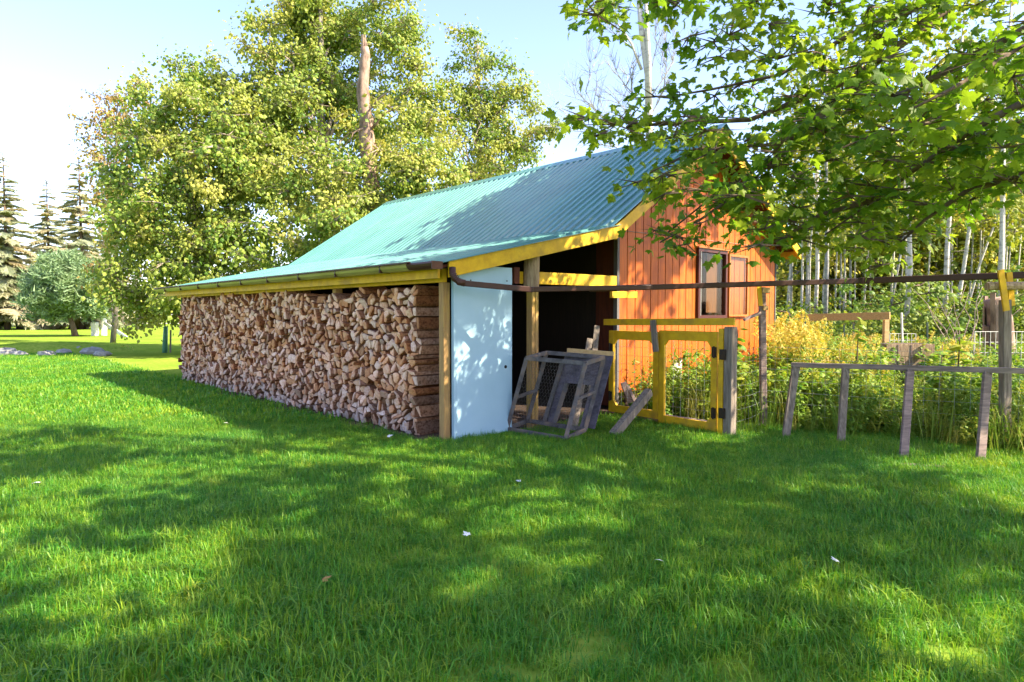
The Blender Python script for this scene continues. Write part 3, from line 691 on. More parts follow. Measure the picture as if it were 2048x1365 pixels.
# ------------------------------------------------------------------ fence posts and mesh
def tilted_post(name, label, px, y0, y1, Y, wd, m, th=None, yy=None):
    b = at(px, y1, Y); b.z = 0; top = at(px if yy is None else yy, y0, Y)
    t_ = thing(name, label, 'post', b); MB().bar((0, 0, -.05), top - b, wd, th or wd, (1, 0, 0)).build('post', m, t_, bevel=.006); return t_, b
t1, b1 = tilted_post('fence_post', 'thin brown fence post with yellow strap in front of the orange wall', 1527, 578, 865, 8.35, .075, 'oldwoodx', yy=1524)
p = at(1517, 562, 8.3) - b1; q = at(1521, 612, 8.3) - b1; MB().bar(p, q, .055, .02, (1, 0, 0)).build('strap', 'yellow', t1)
MB().bar(at(1524, 580, 8.3) - b1, at(1538, 582, 8.32) - b1, .07, .05).build('cleat', 'lumber', t1)
MB().bar(at(1526, 616, 8.3) - b1, at(1535, 616, 8.3) - b1, .06, .05).build('cleat', 'lumber', t1)
MB().bar(at(1488, 640, 8.2) - b1, at(1521, 626, 8.3) - b1, .035, .03).build('brace', 'oldwoodx', t1)
t2, b2 = tilted_post('fence_post', 'thick grey fence post carrying the rain pipe and a round log', 2010, 600, 905, 7.05, .085, 'oldwood')
p = at(2001, 540, 6.93) - b2; q = at(2013, 622, 6.95) - b2; MB().bar(p, q, .062, .022, (1, 0, 0)).build('strap', 'yellow', t2)
MB().bar(at(2018, 545, 7.12) - b2, at(2024, 612, 7.12) - b2, .06, .02, (1, 0, 0)).build('strap', 'yellow', t2)
MB().tube([at(1974, 573, 7.0) - b2, at(2120, 571, 7.0) - b2], .042, 8, .05).build('round_log', 'logwood', t2)
fm = thing('mesh_fence', 'thin square wire mesh fence between the gate post and the thick post', 'fence', b1)
g = MB(); pa, pc = Vector((G1.x + .22, G1.y - .1, 0)) - b1, b2 - b1
segs = [(pa, Vector((0, 0, 0))), (Vector((0, 0, 0)), pc), (pc, pc + (pc.normalized() * 1.5))]
for (s0, s1) in segs:
    n = int((s1 - s0).length / .15) + 1
    for i in range(n + 1): pp = s0.lerp(s1, i / n); g.tube([pp + Vector((0, .05, .02)), pp + Vector((0, .05, 1.05))], .0016, 3, cap=False)
    for i in range(8): z = .05 + i * .14; g.tube([s0 + Vector((0, .05, z)), s0.lerp(s1, .5) + Vector((0, .05, z - .015)), s1 + Vector((0, .05, z))], .0018, 3, cap=False)
g.build('wire_mesh', 'wire', fm)
# old rail frame with four legs
r0, r1 = at(1583, 730, 7.75), at(2110, 744, 6.35)
rk = thing('rail_frame', 'grey weathered timber frame with long top rail and four slanting legs', 'frame', Vector((r0.x, r0.y, 0))); rb = Vector(rk.location)
MB().bar(r0 - rb, r1 - rb, .055, .06).build('top_rail', 'oldwoodx', rk, bevel=.004)
def on_rail(px): 
    best = min((abs((inframe(r0.lerp(r1, k / 200))[0]) - px), k) for k in range(201)); return r0.lerp(r1, best[1] / 200)
for (tx, bx, by) in ((1591, 1570, 880), (1691, 1681, 893), (1820, 1806, 926), (1976, 1960, 925)):
    tp = on_rail(tx); bt = gnd(bx, by); MB().bar(bt - rb - Vector((0, 0, .03)), tp - rb - Vector((0, 0, .02)), .075 if tx > 1600 else .085, .045, (1, 0, 0)).build('leg', 'oldwood' if tx < 1700 else 'oldwoodx', rk, bevel=.004)
a, b = gnd(1798, 930, .02), gnd(1890, 936, .02); MB().bar(a - rb, b - rb, .09, .03, (0, 1, 0)).build('foot_board', 'oldwoodx', rk)
# ------------------------------------------------------------------ garden beyond the fence
gf = thing('lumber_frame', 'new lumber frame with wide top board standing in the garden weeds', 'frame', at(1772, 690, 14).xy.to_3d())
fb = Vector(gf.location)
MB().bar(at(1600, 636, 15.4) - fb, at(1780, 632, 13.9) - fb, .16, .04).build('top_board', 'lumber', gf, bevel=.004)
p = at(1772, 640, 14.05); MB().bar(Vector((p.x, p.y, 0)) - fb, p - fb, .10, .09, (1, 0, 0)).build('post', 'lumber', gf, bevel=.004)
p = at(1603, 640, 15.45); MB().bar(Vector((p.x, p.y, 0)) - fb, p - fb, .10, .09, (1, 0, 0)).build('post', 'lumber', gf, bevel=.004)
cb = at(1820, 735, 13.2); cb.z = 0
bx = thing('plank_box', 'brown wooden box of wide planks standing in the weeds beside the lumber frame', 'box', cb, -.12)
for k in range(3): MB().box(-.46, -.02, .06 + k * .265, .44, .02, .06 + k * .265 + .255).build('plank', 'oldwoodx' if k == 0 else 'logwood', bx, bevel=.004)
for x in (-.465, .44): MB().box(x, .022, .05, x + .025, .6, .84).build('side_panel', 'oldwoodx', bx)
MB().box(-.46, .6, .05, .44, .63, .84).build('back_panel', 'oldwoodx', bx)
for x in (-.25, .0): MB().box(x, -.03, .07, x + .02, -.0205, .83).build('batten', 'oldwoodx', bx)
for k, (px, y0, y1, Y, tilt) in enumerate(((1608, 632, 700, 13.0, 12), (1645, 645, 720, 16, 0), (1688, 650, 710, 18, 0), (1707, 648, 720, 15.5, 0), (1855, 645, 700, 15, -1))):
    b = at(px - tilt, y1, Y); b.z = 0; tp = at(px + tilt * .3, y0, Y); o = MB().bar((0, 0, 0), tp - b, .035, .03, (1, 0, 0)).build('steel_stake', 'greenmetal'); o.location = b
    tag(o, ['leaning dark green steel stake nearest to the orange wall', 'dark green steel stake under the middle of the lumber top board', 'thin far green steel stake between two others under the lumber board', 'dark green steel stake close to the lumber frame post', 'dark green steel stake just behind the brown plank box'][k], 'stake', 'steel stakes in the garden')
a = at(1803, 626, 14.6); b = Vector((a.x + .08, a.y, 0)); o = MB().tube([(0, 0, 0), a - b], .022, 8).build('tool_handle', 'whitepaint'); o.location = b; tag(o, 'pale slanting tool handle stuck upright behind the plank box', 'handle')
for (x0, x1, y0, y1, Y, lab) in ((1950, 2075, 664, 712, 11.5, 'white square wire panel beside the dead tree trunk in the garden'), (1780, 1832, 668, 690, 15.2, 'small white wire panel just above the plank box')):
    a = at(x0, y0, Y); b = at(x1, y0, Y); z1 = a.z; z0 = max(.02, at(x0, y1, Y).z - .5); f_ = thing('garden_trellis', lab, 'wire panel', (a.x, a.y, 0))
    g = MB(); n = max(4, int((b.x - a.x) / .09))
    for i in range(n + 1): x = (b.x - a.x) * i / n; g.tube([(x, 0, z0), (x, 0, z1)], .006, 4)
    for i in range(6): z = z0 + (z1 - z0) * i / 5; g.tube([(0, .008, z), (b.x - a.x, .008, z)], .006, 4)
    for x in (0, b.x - a.x): g.tube([(x, .02, 0), (x, .02, z1)], .008, 4)
    g.build('wire_grid', 'whitewire', f_)

# ================================================================== TREES AND PLANTS
def noisy(pts, amp):
    return [Vector(p) + Vector((random.gauss(0, amp), random.gauss(0, amp), random.gauss(0, amp * .6))) for p in pts]
def limb(parent, pts, r0, r1, m, name='branch', n=6, base=None, jit=.05):
    base = base or Vector(parent.location); k = len(pts)
    return MB().tube([Vector(p) - base for p in pts], [r0 + (r1 - r0) * (i / (k - 1)) ** .8 for i in range(k)], n, jit).build(name, m, parent, smooth=True)
def curve(a, b, sag, n=6, wob=.1):
    a, b = Vector(a), Vector(b); L = (b - a).length
    return [a.lerp(b, i / (n - 1)) + Vector((random.gauss(0, wob * L * .1), random.gauss(0, wob * L * .1), sag * 4 * (i / (n - 1)) * (1 - i / (n - 1)))) for i in range(n)]
def inpoly(x, y, poly):
    c = False; j = len(poly) - 1
    for i in range(len(poly)):
        (xi, yi), (xj, yj) = poly[i], poly[j]
        if (yi > y) != (yj > y) and x < (xj - xi) * (y - yi) / (yj - yi) + xi: c = not c
        j = i
    return c
# ------------------------------------------------------------------ the maple that shades the lawn
MSPRAY = [clump('maple_spray', leaf_maple(), 25, .38, .088, 'maple', .6, .55, 6, 'bark', 10 + k) for k in range(6)]
MCROWN = [clump('maple_clump', leaf_maple(), 110, .75, .16, 'maple', .55, .5, 7, 'bark', 30 + k) for k in range(5)]
TB = Vector((7.0, 3.0, 0)); maple = thing('maple_tree', 'large green maple whose leafy branches hang over the gable from the side', 'tree', TB)
limb(maple, [TB, TB + Vector((.05, 0, 1.2)), TB + Vector((0, .1, 2.6)), TB + Vector((-.1, .1, 4.2)), TB + Vector((-.1, .2, 6.5)), TB + Vector((0, .3, 9.5)), TB + Vector((.1, .2, 12.5))], .34, .05, 'bark', 'trunk', 12)
crown_c = Vector((6.6, 3.4, 8.6)); crown_r = Vector((6.9, 7.2, 5.6))
pix_limbs = [
    [(2048, 60, 6.0), (1900, 140, 6.3), (1790, 195, 6.6), (1680, 250, 6.9), (1560, 310, 7.1), (1430, 390, 7.1), (1330, 470, 7.0)],
    [(2080, 190, 5.2), (1960, 250, 5.6), (1850, 325, 6.0), (1750, 400, 6.4), (1650, 470, 6.7)],
    [(2090, 335, 5.4), (1930, 385, 5.8), (1850, 440, 6.2), (1770, 515, 6.4)],
    [(2060, -60, 6.4), (1850, 0, 6.9), (1700, 70, 7.2), (1560, 150, 7.4), (1420, 180, 7.5), (1330, 195, 7.5)],
    [(1900, 20, 6.9), (1700, 160, 7.3), (1500, 240, 7.5), (1300, 250, 7.4), (1150, 235, 7.2)],
    [(1900, -200, 5.4), (1600, -110, 5.3), (1350, -45, 5.1), (1190, 5, 4.9)],
    [(2100, 60, 4.4), (2000, 120, 4.2), (1900, 180, 4.0), (1830, 215, 3.9)],
    [(1560, 310, 7.1), (1480, 385, 6.9), (1400, 440, 6.8), (1320, 485, 6.7)],
    [(1750, 400, 6.4), (1640, 430, 6.7), (1560, 480, 6.8), (1520, 495, 6.8)],
    [(1680, 250, 6.9), (1540, 290, 6.9), (1400, 300, 6.9), (1300, 345, 6.9)]]
sp_pts = []; leaf_spots = []
for k, pl in enumerate(pix_limbs):
    P = [at(*q) for q in pl]
    if k in (0, 1, 2, 3, 5, 6): P = [TB + Vector((-.1, .15, 3.4 + .35 * k)), P[0].lerp(TB + Vector((0, 0, 4 + .3 * k)), .5) + Vector((0, 0, .3))] + P
    limb(maple, P, .055 if k < 6 else .03, .008, 'bark')
    for a, b in zip(P[-len(pl):], P[-len(pl) + 1:]):
        n = max(2, int((b - a).length / .34))
        for i in range(n):
            c = a.lerp(b, (i + random.random()) / n); sp_pts.append(c + Vector((random.gauss(0, .15), random.gauss(0, .2), random.gauss(-.03, .09))))
        for i in range(int((b - a).length / .045)):
            leaf_spots.append(a.lerp(b, random.random()) + Vector((random.gauss(0, .13), random.gauss(0, .16), random.gauss(-.04, .1))))
MASS = [([(1290, 335), (1400, 265), (1560, 205), (1640, 60), (1760, 60), (1850, 150), (2060, 0), (2060, 365), (1930, 385), (1850, 445), (1800, 495), (1740, 520), (1650, 465), (1600, 415), (1560, 465), (1520, 490), (1490, 430), (1420, 440), (1320, 490), (1335, 450), (1400, 400), (1330, 395), (1290, 350)], 165),
        ([(1310, -20), (1600, -20), (1620, 80), (1500, 195), (1450, 190), (1430, 130), (1330, 195), (1325, 185), (1400, 110), (1330, 60)], 24),
        ([(1600, -20), (2060, -20), (1900, 60), (1640, 60)], 16),
        ([(1145, 228), (1260, 238), (1400, 232), (1460, 235), (1400, 285), (1280, 282), (1210, 262)], 13),
        ([(1150, 0), (1255, 0), (1240, 25), (1205, 35)], 5)]
for poly, cnt in MASS:
    xs = [p[0] for p in poly]; ys = [p[1] for p in poly]; k = 0
    while k < cnt:
        x, y = random.uniform(min(xs), max(xs)), random.uniform(min(ys), max(ys))
        if x < 1560 and y > 255 and cnt > 60 and random.random() < .35: k += .5; continue
        if inpoly(x, y, poly): sp_pts.append(at(x, y, random.uniform(5.6, 8.2) - (.4 if x > 1850 else 0))); k += 1
n = len(sp_pts); rr = randrot(n, .35)
scatter('foliage', 'maple_s', MSPRAY, [p - TB for p in sp_pts], rr, rng.uniform(.75, 1.2, n), maple, 'stuff')
lf = leaf_maple(); lme = bpy.data.meshes.new('leaf'); lme.from_pydata([tuple(q) for q in lf[0]], [], lf[1]); lme.materials.append(M['maple'])
lme.attributes.new('tint', 'FLOAT', 'FACE').data.foreach_set('value', [.5] * len(lf[1]))
leaf_spots.sort(key=lambda p: (p - O).length)
vis = [p for p in leaf_spots if (q := inframe(p)) and -20 < q[0] < 2068 and -20 < q[1] < 600]
for p in vis[:300]:
    o = bpy.data.objects.new('leaf', lme); COL.objects.link(o); o.parent = maple; o.location = p - TB
    o.rotation_euler = (random.gauss(-.6, .5), random.gauss(0, .5), random.uniform(0, 6.28)); s_ = random.uniform(.065, .11); o.scale = (s_, s_, s_)
random.seed(5); rng = np.random.default_rng(5)
cp = []; lim_t = []; bough = []
while len(bough) < 30:
    q = rng.normal(0, 1, 3); q /= np.linalg.norm(q); rad = rng.uniform(.4, 1.) ** .5
    p = crown_c + Vector((q[0] * crown_r.x, q[1] * crown_r.y, q[2] * crown_r.z)) * rad
    v_ = inframe(p)
    if p.z < 4.6 or (p.x > 9.8 and p.y > 4.2) or (v_ and -250 < v_[0] < 2350 and v_[1] > -250 - 1300 / v_[2]): continue
    if p.y + .41 * p.z > 9.6 and p.x - 1.03 * p.z < -2: continue
    if any((p - c).length < 1.35 for c in bough): continue
    bough.append(p); lim_t.append(p)
    for _ in range(5): cp.append(p + Vector((random.gauss(0, .42), random.gauss(0, .42), random.gauss(0, .22))))
for _ in range(85):                          # the high bough that shades the near half of the roof
    u_, v_ = random.random(), random.random(); p = Vector((7.6, 9.4, 8.2)).lerp(Vector((5.1, 12.2, 8.9)), u_).lerp(Vector((6.9, 6.9, 8.0)).lerp(Vector((4.9, 9.3, 8.3)), u_), v_)
    cp.append(p + Vector((random.gauss(0, .2), random.gauss(0, .2), random.gauss(0, .35))))
lim_t += cp[-8:]
n = len(cp); scatter('crown', 'maple_c', MCROWN, [p - TB for p in cp], randrot(n, .4), rng.uniform(.8, 1.35, n), maple, 'stuff')
for p in lim_t: limb(maple, curve(TB + Vector((0, .1, min(10, max(3.2, p.z - 3.2)))), p, .5, 6, .4), .05, .012, 'bark')

# ------------------------------------------------------------------ leafy trees behind the shed
ALEAF = [clump('aspen_clump', leaf_oval(.40), 165, .80, .125, 'aspenleaf', .8, .9, 8, 'barkpale', 50 + k) for k in range(6)]
OLEAF = [clump('orange_clump', leaf_oval(.36), 34, .75, .15, 'orangeleaf', .8, .9, 7, 'barkgrey', 70 + k) for k in range(4)]
FLEAF = [clump('forest_clump', leaf_oval(.42), 46, .9, .19, 'forestleaf', .8, .7, 4, 'barkgrey', 80 + k) for k in range(5)]
DLEAF = [clump('undergrowth_clump', leaf_oval(.40), 70, .6, .13, 'darkleaf', .8, .5, 4, 'bark', 90 + k) for k in range(5)]
def blob_points(blobs, dens, Yspread=1.0):
    pts = []
    for (x, y, Y, rx, ry) in blobs:
        c = at(x, y, Y); ax, az = rx / F * Y, ry / F * Y; ay = max(ax, az) * .75 * Yspread; vol = ax * ay * az
        for _ in range(int(dens * vol ** .72)):
            q = rng.normal(0, 1, 3); q /= np.linalg.norm(q); r = rng.uniform(.22, 1.3) ** .5
            pts.append(c + Vector((q[0] * ax, q[1] * ay, q[2] * az)) * r)
    return pts
def leafy_tree(name, label, base, top, blobs, dens, key, protos, r0, m, scale=1., group=None, nlimb=34, trunk=True):
    t_ = thing(name, label, 'tree', base, 0, group); b = Vector(base)
    pts = blob_points(blobs, dens)
    if trunk: limb(t_, [b, b.lerp(top, .25) + Vector((.2, 0, 0)), b.lerp(top, .5) + Vector((-.1, .1, 0)), b.lerp(top, .75), Vector(top)], r0, r0 * .2, m, 'trunk', 9)
    n = len(pts); scatter('crown', key, protos, [p - b for p in pts], randrot(n, .6), rng.uniform(.75, 1.25, n) * scale, t_, 'stuff')
    for p in random.sample(pts, min(nlimb, n)):
        h_ = max(.12, (p.z - 1.6) / max(1, top[2])); limb(t_, curve(b.lerp(Vector(top), min(.95, h_ * .8)), p, .25, 6, .5), max(.05, r0 * .25), .018, 'barkpale')
    return t_
g0 = lambda x, Y: Vector(((x - 1024) / F * Y, Y, 0))
leafy_tree('broad_tree', 'broad yellow-green tree standing behind the far end of the woodpile', g0(400, 24), at(390, 160, 24.),
           [(355, 215, 24, 85, 95), (470, 240, 24, 70, 80), (450, 170, 25, 50, 50), (500, 340, 23, 60, 70), (400, 640, 23, 50, 20), (290, 620, 23, 60, 28), (300, 330, 23.5, 85, 100), (420, 310, 23, 110, 120), (270, 450, 23.5, 60, 90), (360, 450, 22.5, 110, 100), (480, 430, 22.5, 90, 110), (300, 560, 22.5, 85, 65), (430, 540, 22, 110, 70), (545, 500, 21.5, 70, 60), (335, 625, 23.5, 45, 25)], 12.5, 'aspen', ALEAF, .3, 'barkgrey')
leafy_tree('tall_tree', 'tallest yellow-green tree rising out of frame above the shed roof', g0(650, 25), at(640, -40, 25.),
           [(590, 60, 25, 75, 90), (560, 180, 24.5, 75, 90), (680, 30, 25.5, 80, 60), (790, 40, 25, 60, 80), (790, 150, 25, 50, 70), (620, 250, 24.5, 110, 90), (660, 140, 26, 60, 80), (800, 270, 23.5, 70, 70), (540, 340, 24, 70, 80), (650, 380, 22.5, 110, 85), (770, 350, 22, 90, 70), (590, 470, 21.5, 60, 50), (700, 440, 21, 90, 50), (850, 330, 22, 50, 60), (500, 260, 25.5, 60, 80), (845, 240, 24.5, 45, 60), (640, 60, 26.5, 70, 80), (730, 230, 26.5, 70, 80), (880, 380, 22.5, 50, 40)], 12.5, 'aspen', ALEAF, .3, 'barkgrey')
leafy_tree('slender_tree', 'slender tree with golden tips between the tall tree and the bare birch', g0(965, 26), at(955, 90, 26.),
           [(945, 110, 26, 42, 48), (920, 190, 26, 42, 60), (1010, 190, 26, 42, 50), (1060, 190, 26, 25, 45), (960, 280, 25.5, 70, 60), (1040, 270, 25.5, 55, 50), (900, 320, 24, 55, 45), (1000, 345, 25, 80, 40), (1110, 260, 25.5, 22, 28), (965, 200, 26.5, 45, 60), (880, 250, 25, 40, 60)], 13, 'aspen', ALEAF, .18, 'barkgrey', .85)
leafy_tree('orange_tree', 'thin sparse tree with orange-brown leaves at the edge of the leafy crowns', g0(225, 33), at(235, 190, 33.),
           [(235, 215, 33, 50, 40), (200, 270, 33, 40, 45), (255, 290, 32, 45, 50), (215, 360, 32, 40, 60), (240, 450, 31, 45, 60), (225, 540, 31, 45, 50)], 20, 'orange', OLEAF, .13, 'barkgrey')
# broken dead trunk standing in front of the tall crown
b = g0(737, 22.6); st = thing('broken_tree', 'broken dead trunk with peeling bark sticking up through the tall tree', 'tree', b)
top = at(729, 82, 22.6)
px_ = [(744, 420), (741, 350), (737, 300), (734, 265), (732, 240), (728, 215), (727, 190), (726, 170), (728, 150), (729, 128), (731, 110), (729, 96)]
limb(st, [b] + [at(x, y, 22.6) for x, y in px_], .34, .135, 'deadbark', 'trunk', 11, jit=.16)
for k in range(6):
    q = k * 1.05; c_ = Vector((math.cos(q) * .09, math.sin(q) * .09, 0)); MB().bar(at(729, 104, 22.6) - b + c_, top - b + c_ * .9 + Vector((0, 0, random.uniform(-.15, .3))), .09, .05, (-math.sin(q), math.cos(q), 0), .4).build('splinter', 'deadbark', st)
for (x0, y0, x1, y1) in ((733, 230, 790, 180), (740, 260, 800, 215), (736, 255, 690, 290), (742, 300, 830, 330)): limb(st, curve(at(x0, y0, 22.5), at(x1, y1, 22), .15, 6, .4), .05, .012, 'deadbark')

# bare birch behind the roof: two stems and fine twigs
bb = g0(1300, 22); br = thing('bare_birch', 'leafless white birch with two stems rising behind the roof ridge', 'tree', bb)
limb(br, [bb, at(1301, 500, 22), at(1300, 300, 22), at(1298, 235, 22), at(1296, 150, 22), at(1284, 70, 22), at(1276, -30, 22)], .17, .085, 'birch', 'trunk', 9)
limb(br, [at(1297, 210, 21.95), at(1298, 130, 21.9), at(1294, 60, 21.9), at(1290, -40, 21.9)], .1, .06, 'birch', 'stem', 8)
limb(br, [at(1283, 140, 22), at(1264, 90, 22), at(1245, 60, 22), at(1225, 35, 22)], .05, .02, 'birch')
def twig(parent, a, dirv, L, r, lev):
    pts = [Vector(a)]; d = Vector(dirv).normalized()
    for i in range(5):
        d = (d + Vector((random.gauss(0, .16), random.gauss(0, .16), random.gauss(.04, .14)))).normalized(); pts.append(pts[-1] + d * (L / 5))
    tw.tube([p - bb for p in pts], [r * (1 - .7 * i / 5) for i in range(6)], 4, cap=False)
    if lev > 0:
        for i in range(2, 6):
            for _ in range(2 if lev > 1 else 3):
                dd = (d + Vector((random.gauss(0, .6), random.gauss(0, .5), random.gauss(.25, .5)))).normalized(); twig(parent, pts[i], dd, L * random.uniform(.4, .62), r * .5, lev - 1)
for (x, y, x1, y1, r) in ((1297, 232, 1222, 165, .035), (1290, 300, 1150, 190, .03), (1268, 100, 1200, 60, .025), (1298, 240, 1330, 170, .03), (1298, 200, 1345, 90, .025), (1297, 290, 1220, 225, .025), (1300, 330, 1140, 300, .03), (1296, 150, 1330, 60, .02)):
    tw = MB(); a, e = at(x, y, 22), at(x1, y1, 22); twig(br, a, e - a, (e - a).length, r, 2); tw.build('twig_branch', 'aspen', br)
# ------------------------------------------------------------------ spruces far left
def needle_branch(name, m, seed):
    r = np.random.default_rng(seed); V = []; Fc = []; T = []; k = 0
    def blade(a, b, wd):
        nonlocal k
        a, b = np.array(a), np.array(b); d = b - a; s = np.cross(d, [0, 0, 1]); s = s / (np.linalg.norm(s) + 1e-9) * wd; up_ = np.array([0, 0, wd])
        V.extend([a + s, a - s, b, a + up_, a - up_]); Fc.extend([(k, k + 1, k + 2), (k + 3, k + 4, k + 2)]); tt = float(r.uniform(0, 1)); T.extend([tt] * 2); k += 5
    for i in range(22):
        t_ = .12 + .88 * i / 21; x = t_; z = -.22 * t_ ** 1.6 + .06 * t_
        for sd in (-1, 1):
            L = (.34 * (1 - .65 * t_) + .05) * r.uniform(.7, 1.2); tip = (x + L * .6, sd * L * .8, z - .10 * L - r.uniform(0, .06))
            blade((x, 0, z), tip, .05)
            for q in range(2): blade((x + L * .3 * r.uniform(.4, 1.4), sd * L * .4 * r.uniform(.5, 1.5), z - .02), (x + L * r.uniform(.4, .9), sd * L * r.uniform(.3, 1.1), z - r.uniform(.02, .16)), .042)
    blade((0, 0, 0), (1.03, 0, -.17), .02)
    return proto(name, V, Fc, [m], T)
SPB = [needle_branch('spruce_branch', 'spruce', 100 + k) for k in range(4)]
def spruce(label, base, H, R0, nw=36, bare=.08):
    t_ = thing('spruce_tree', label, 'tree', base, 0, 'tall spruces beyond the lawn')
    MB().tube([(0, 0, 0), (.1, 0, H * .4), (0, .1, H)], [.26, .17, .03], 8).build('trunk', 'bark', t_, smooth=True)
    pts = []; rot = []; sc = []
    for i in range(nw):
        f_ = i / (nw - 1); z = H * (bare + (1 - bare) * f_); R_ = R0 * (1 - f_) ** .8 + .25
        for k in range(int(9 - 4 * f_)):
            if random.random() < .12: continue
            pts.append((0, 0, z + random.uniform(-.3, .3))); rot.append((0, random.uniform(-.05, .45) - .4 * f_, random.uniform(0, 6.28))); L = R_ * random.uniform(.6, 1.15); sc.append((L, L, L))
    scatter('crown', 'spruce', SPB, pts, rot, np.array(sc), t_, 'stuff')
for (x, yt, Y, R0, lab) in ((15, 305, 60, 3.3, 'tallest spruce at the edge of the picture with reddish top'), (100, 360, 74, 3.4, 'grey-green spruce standing alone against the bright sky'), (165, 310, 62, 3.2, 'spruce with brown cones right behind the round pine'), (-45, 380, 70, 3.4, 'spruce half cut off by the picture edge'), (215, 430, 80, 3.0, 'smaller spruce between the round pine and the leafy trees')):
    b = g0(x, Y); spruce(lab, b, at(x, yt, Y).z, R0)
# round blue-green pine
def needle_puff(name, m, seed):
    r = np.random.default_rng(seed); V = []; Fc = []; T = []; k = 0
    for i in range(90):
        q = r.normal(0, 1, 3); q /= np.linalg.norm(q); q[2] = abs(q[2]) * .8 + .1; c = r.normal(0, .16, 3); L = r.uniform(.25, .5); s = np.cross(q, r.normal(0, 1, 3)); s = s / np.linalg.norm(s) * .035
        V.extend([c + s, c - s, c + q * L]); Fc.append((k, k + 1, k + 2)); T.append(float(r.uniform(0, 1))); k += 3
    return proto(name, V, Fc, [m], T)
PUF = [needle_puff('pine_puff', 'bluepine', 120 + k) for k in range(4)]
b = g0(150, 42); bp = thing('round_pine', 'round bushy blue-green pine on a short leaning trunk on the lawn', 'tree', b)
limb(bp, [b, b + Vector((-.15, 0, .8)), b + Vector((-.5, 0, 1.7)), b + Vector((-.6, 0, 3.4))], .2, .08, 'bark', 'trunk', 8)
pts = [p for p in blob_points([(138, 575, 42, 74, 50), (108, 600, 42, 50, 38), (178, 600, 42, 42, 36), (138, 545, 42, 48, 30)], 46, 1.2)]
scatter('crown', 'puff', PUF, [p - b for p in pts], randrot(len(pts), .5), rng.uniform(.8, 1.35, len(pts)), bp, 'stuff')
for k in range(6): limb(bp, curve(b + Vector((-.4, 0, 1.5)), random.choice(pts), .1), .05, .015, 'bark')
# far trunks and the hedge beyond the lawn
for k, (x, Y, H_, r_) in enumerate(((40, 62, 6, .3), (62, 66, 6, .28), (130, 70, 5, .2), (172, 66, 5, .22), (232, 60, 5, .22), (245, 70, 5, .18), (275, 60, 6, .2), (300, 66, 5, .16))):
    b = g0(x, Y); t_ = thing('far_tree', ['bare lower trunk of a tree below the tallest spruce', 'dark far trunk next to the tallest spruce', 'thin far trunk seen left of the round pine trunk', 'far trunk seen just right of the round pine trunk', 'far trunk behind the slanting white board', 'thinner far trunk behind the slanting white board', 'far trunk left of the green tree guard', 'thin far trunk next to the green tree guard'][k], 'tree', b, 0, 'far tree trunks at the lawn edge')
    MB().tube([(0, 0, 0), (.05, 0, H_ * .5), (0, 0, H_)], [r_, r_ * .8, r_ * .5], 7, .1).build('trunk', 'barkgrey', t_, smooth=True)
    pts = [Vector((random.gauss(0, 1.4), random.gauss(0, 1.2), H_ * .75 + random.gauss(0, .9))) for _ in range(10)]
    scatter('crown', 'forest', FLEAF, pts, randrot(len(pts)), rng.uniform(.8, 1.3, len(pts)), t_, 'stuff')
pts = []
for k in range(420):
    x = random.uniform(-110, -16); pts.append((x, 112 + random.gauss(0, 3), random.uniform(.3, 3.2) + 1.2 * math.sin(x * .2)))
o = scatter('far_hedge', 'forest', FLEAF, pts, randrot(len(pts)), rng.uniform(1.6, 2.6, len(pts)), None, 'stuff'); tag(o, 'far yellow-green hedge beyond the pale road', 'hedge', kind='stuff')
# things on the far lawn
b = g0(330, 24.5); tg = thing('tree_guard', 'young sapling in a green plastic guard beside a wooden stake', 'tree guard', b)
MB().tube([(-.03, 0, 0), (0, 0, .5), (.03, 0, .98)], [.09, .085, .07], 8).build('guard', mat('guard_green', (.12, .3, .2), (.08, .22, .15), 6, None, .5, .1), tg, smooth=True)
MB().bar((.17, .02, 0), (.2, .02, .85), .05, .04).build('stake', 'oldwood', tg); MB().tube([(0, 0, .9), (.05, 0, 1.6), (.0, 0, 2.3)], [.02, .014, .006], 5).build('stem', 'barkgrey', tg)
pts = [(random.gauss(0, .2), random.gauss(0, .2), random.uniform(1.4, 2.3)) for _ in range(7)]
scatter('crown', 'aspen', ALEAF, pts, randrot(7), rng.uniform(.3, .45, 7), tg, 'stuff')
for k, (x, Y, h_, w_) in enumerate(((190, 43, .9, .3), (208, 43.5, 1.15, .18))):
    o = MB().box(-w_ / 2, -.2, 0, w_ / 2, .2, h_).build('white_post', 'whitepaint', bevel=.03); o.location = g0(x, Y); tag(o, ['squat white post under the branches right of the round pine', 'tall white post holding the slanting board'][k], 'post')
a, b = at(208, 646, 43.2), at(256, 678, 41.5); plank('slanting_board', 'pale board slanting from the white post down to the lawn', b, a, .22, .06, 'whitepaint')
def rock(p, r, lab):
    V = []; 
    for i in range(5):
        ph = math.pi * i / 4; 
        for j in range(8): q = 2 * math.pi * j / 8; V.append(Vector((math.cos(q) * math.sin(ph) * r * 1.4, math.sin(q) * math.sin(ph) * r, math.cos(ph) * r * .6)) * random.uniform(.82, 1.15))
    g = MB().add(V, [(i * 8 + j, i * 8 + (j + 1) % 8, (i + 1) * 8 + (j + 1) % 8, (i + 1) * 8 + j) for i in range(4) for j in range(8)]); o = g.build('rock', 'rock'); o.location = (p.x, p.y, r * .25); tag(o, lab, 'rock', 'rocks round the grassy mound')
rk_ = [(8, 711, .33, 'largest pale rock at the picture edge beside the mound'), (40, 712, .2, 'rock beside the largest pale rock at the mound'), (92, 713, .24, 'flat rock in the middle of the mound front'), (128, 708, .22, 'rock in the row right of the flat middle rock'), (160, 705, .26, 'grey rock near the far tip of the mound'), (185, 708, .3, 'second rock from the pointed tip of the mound'), (205, 712, .22, 'last small rock at the pointed tip of the mound')]
for x, y, r, lab in rk_: rock(gnd(x, y), r, lab)
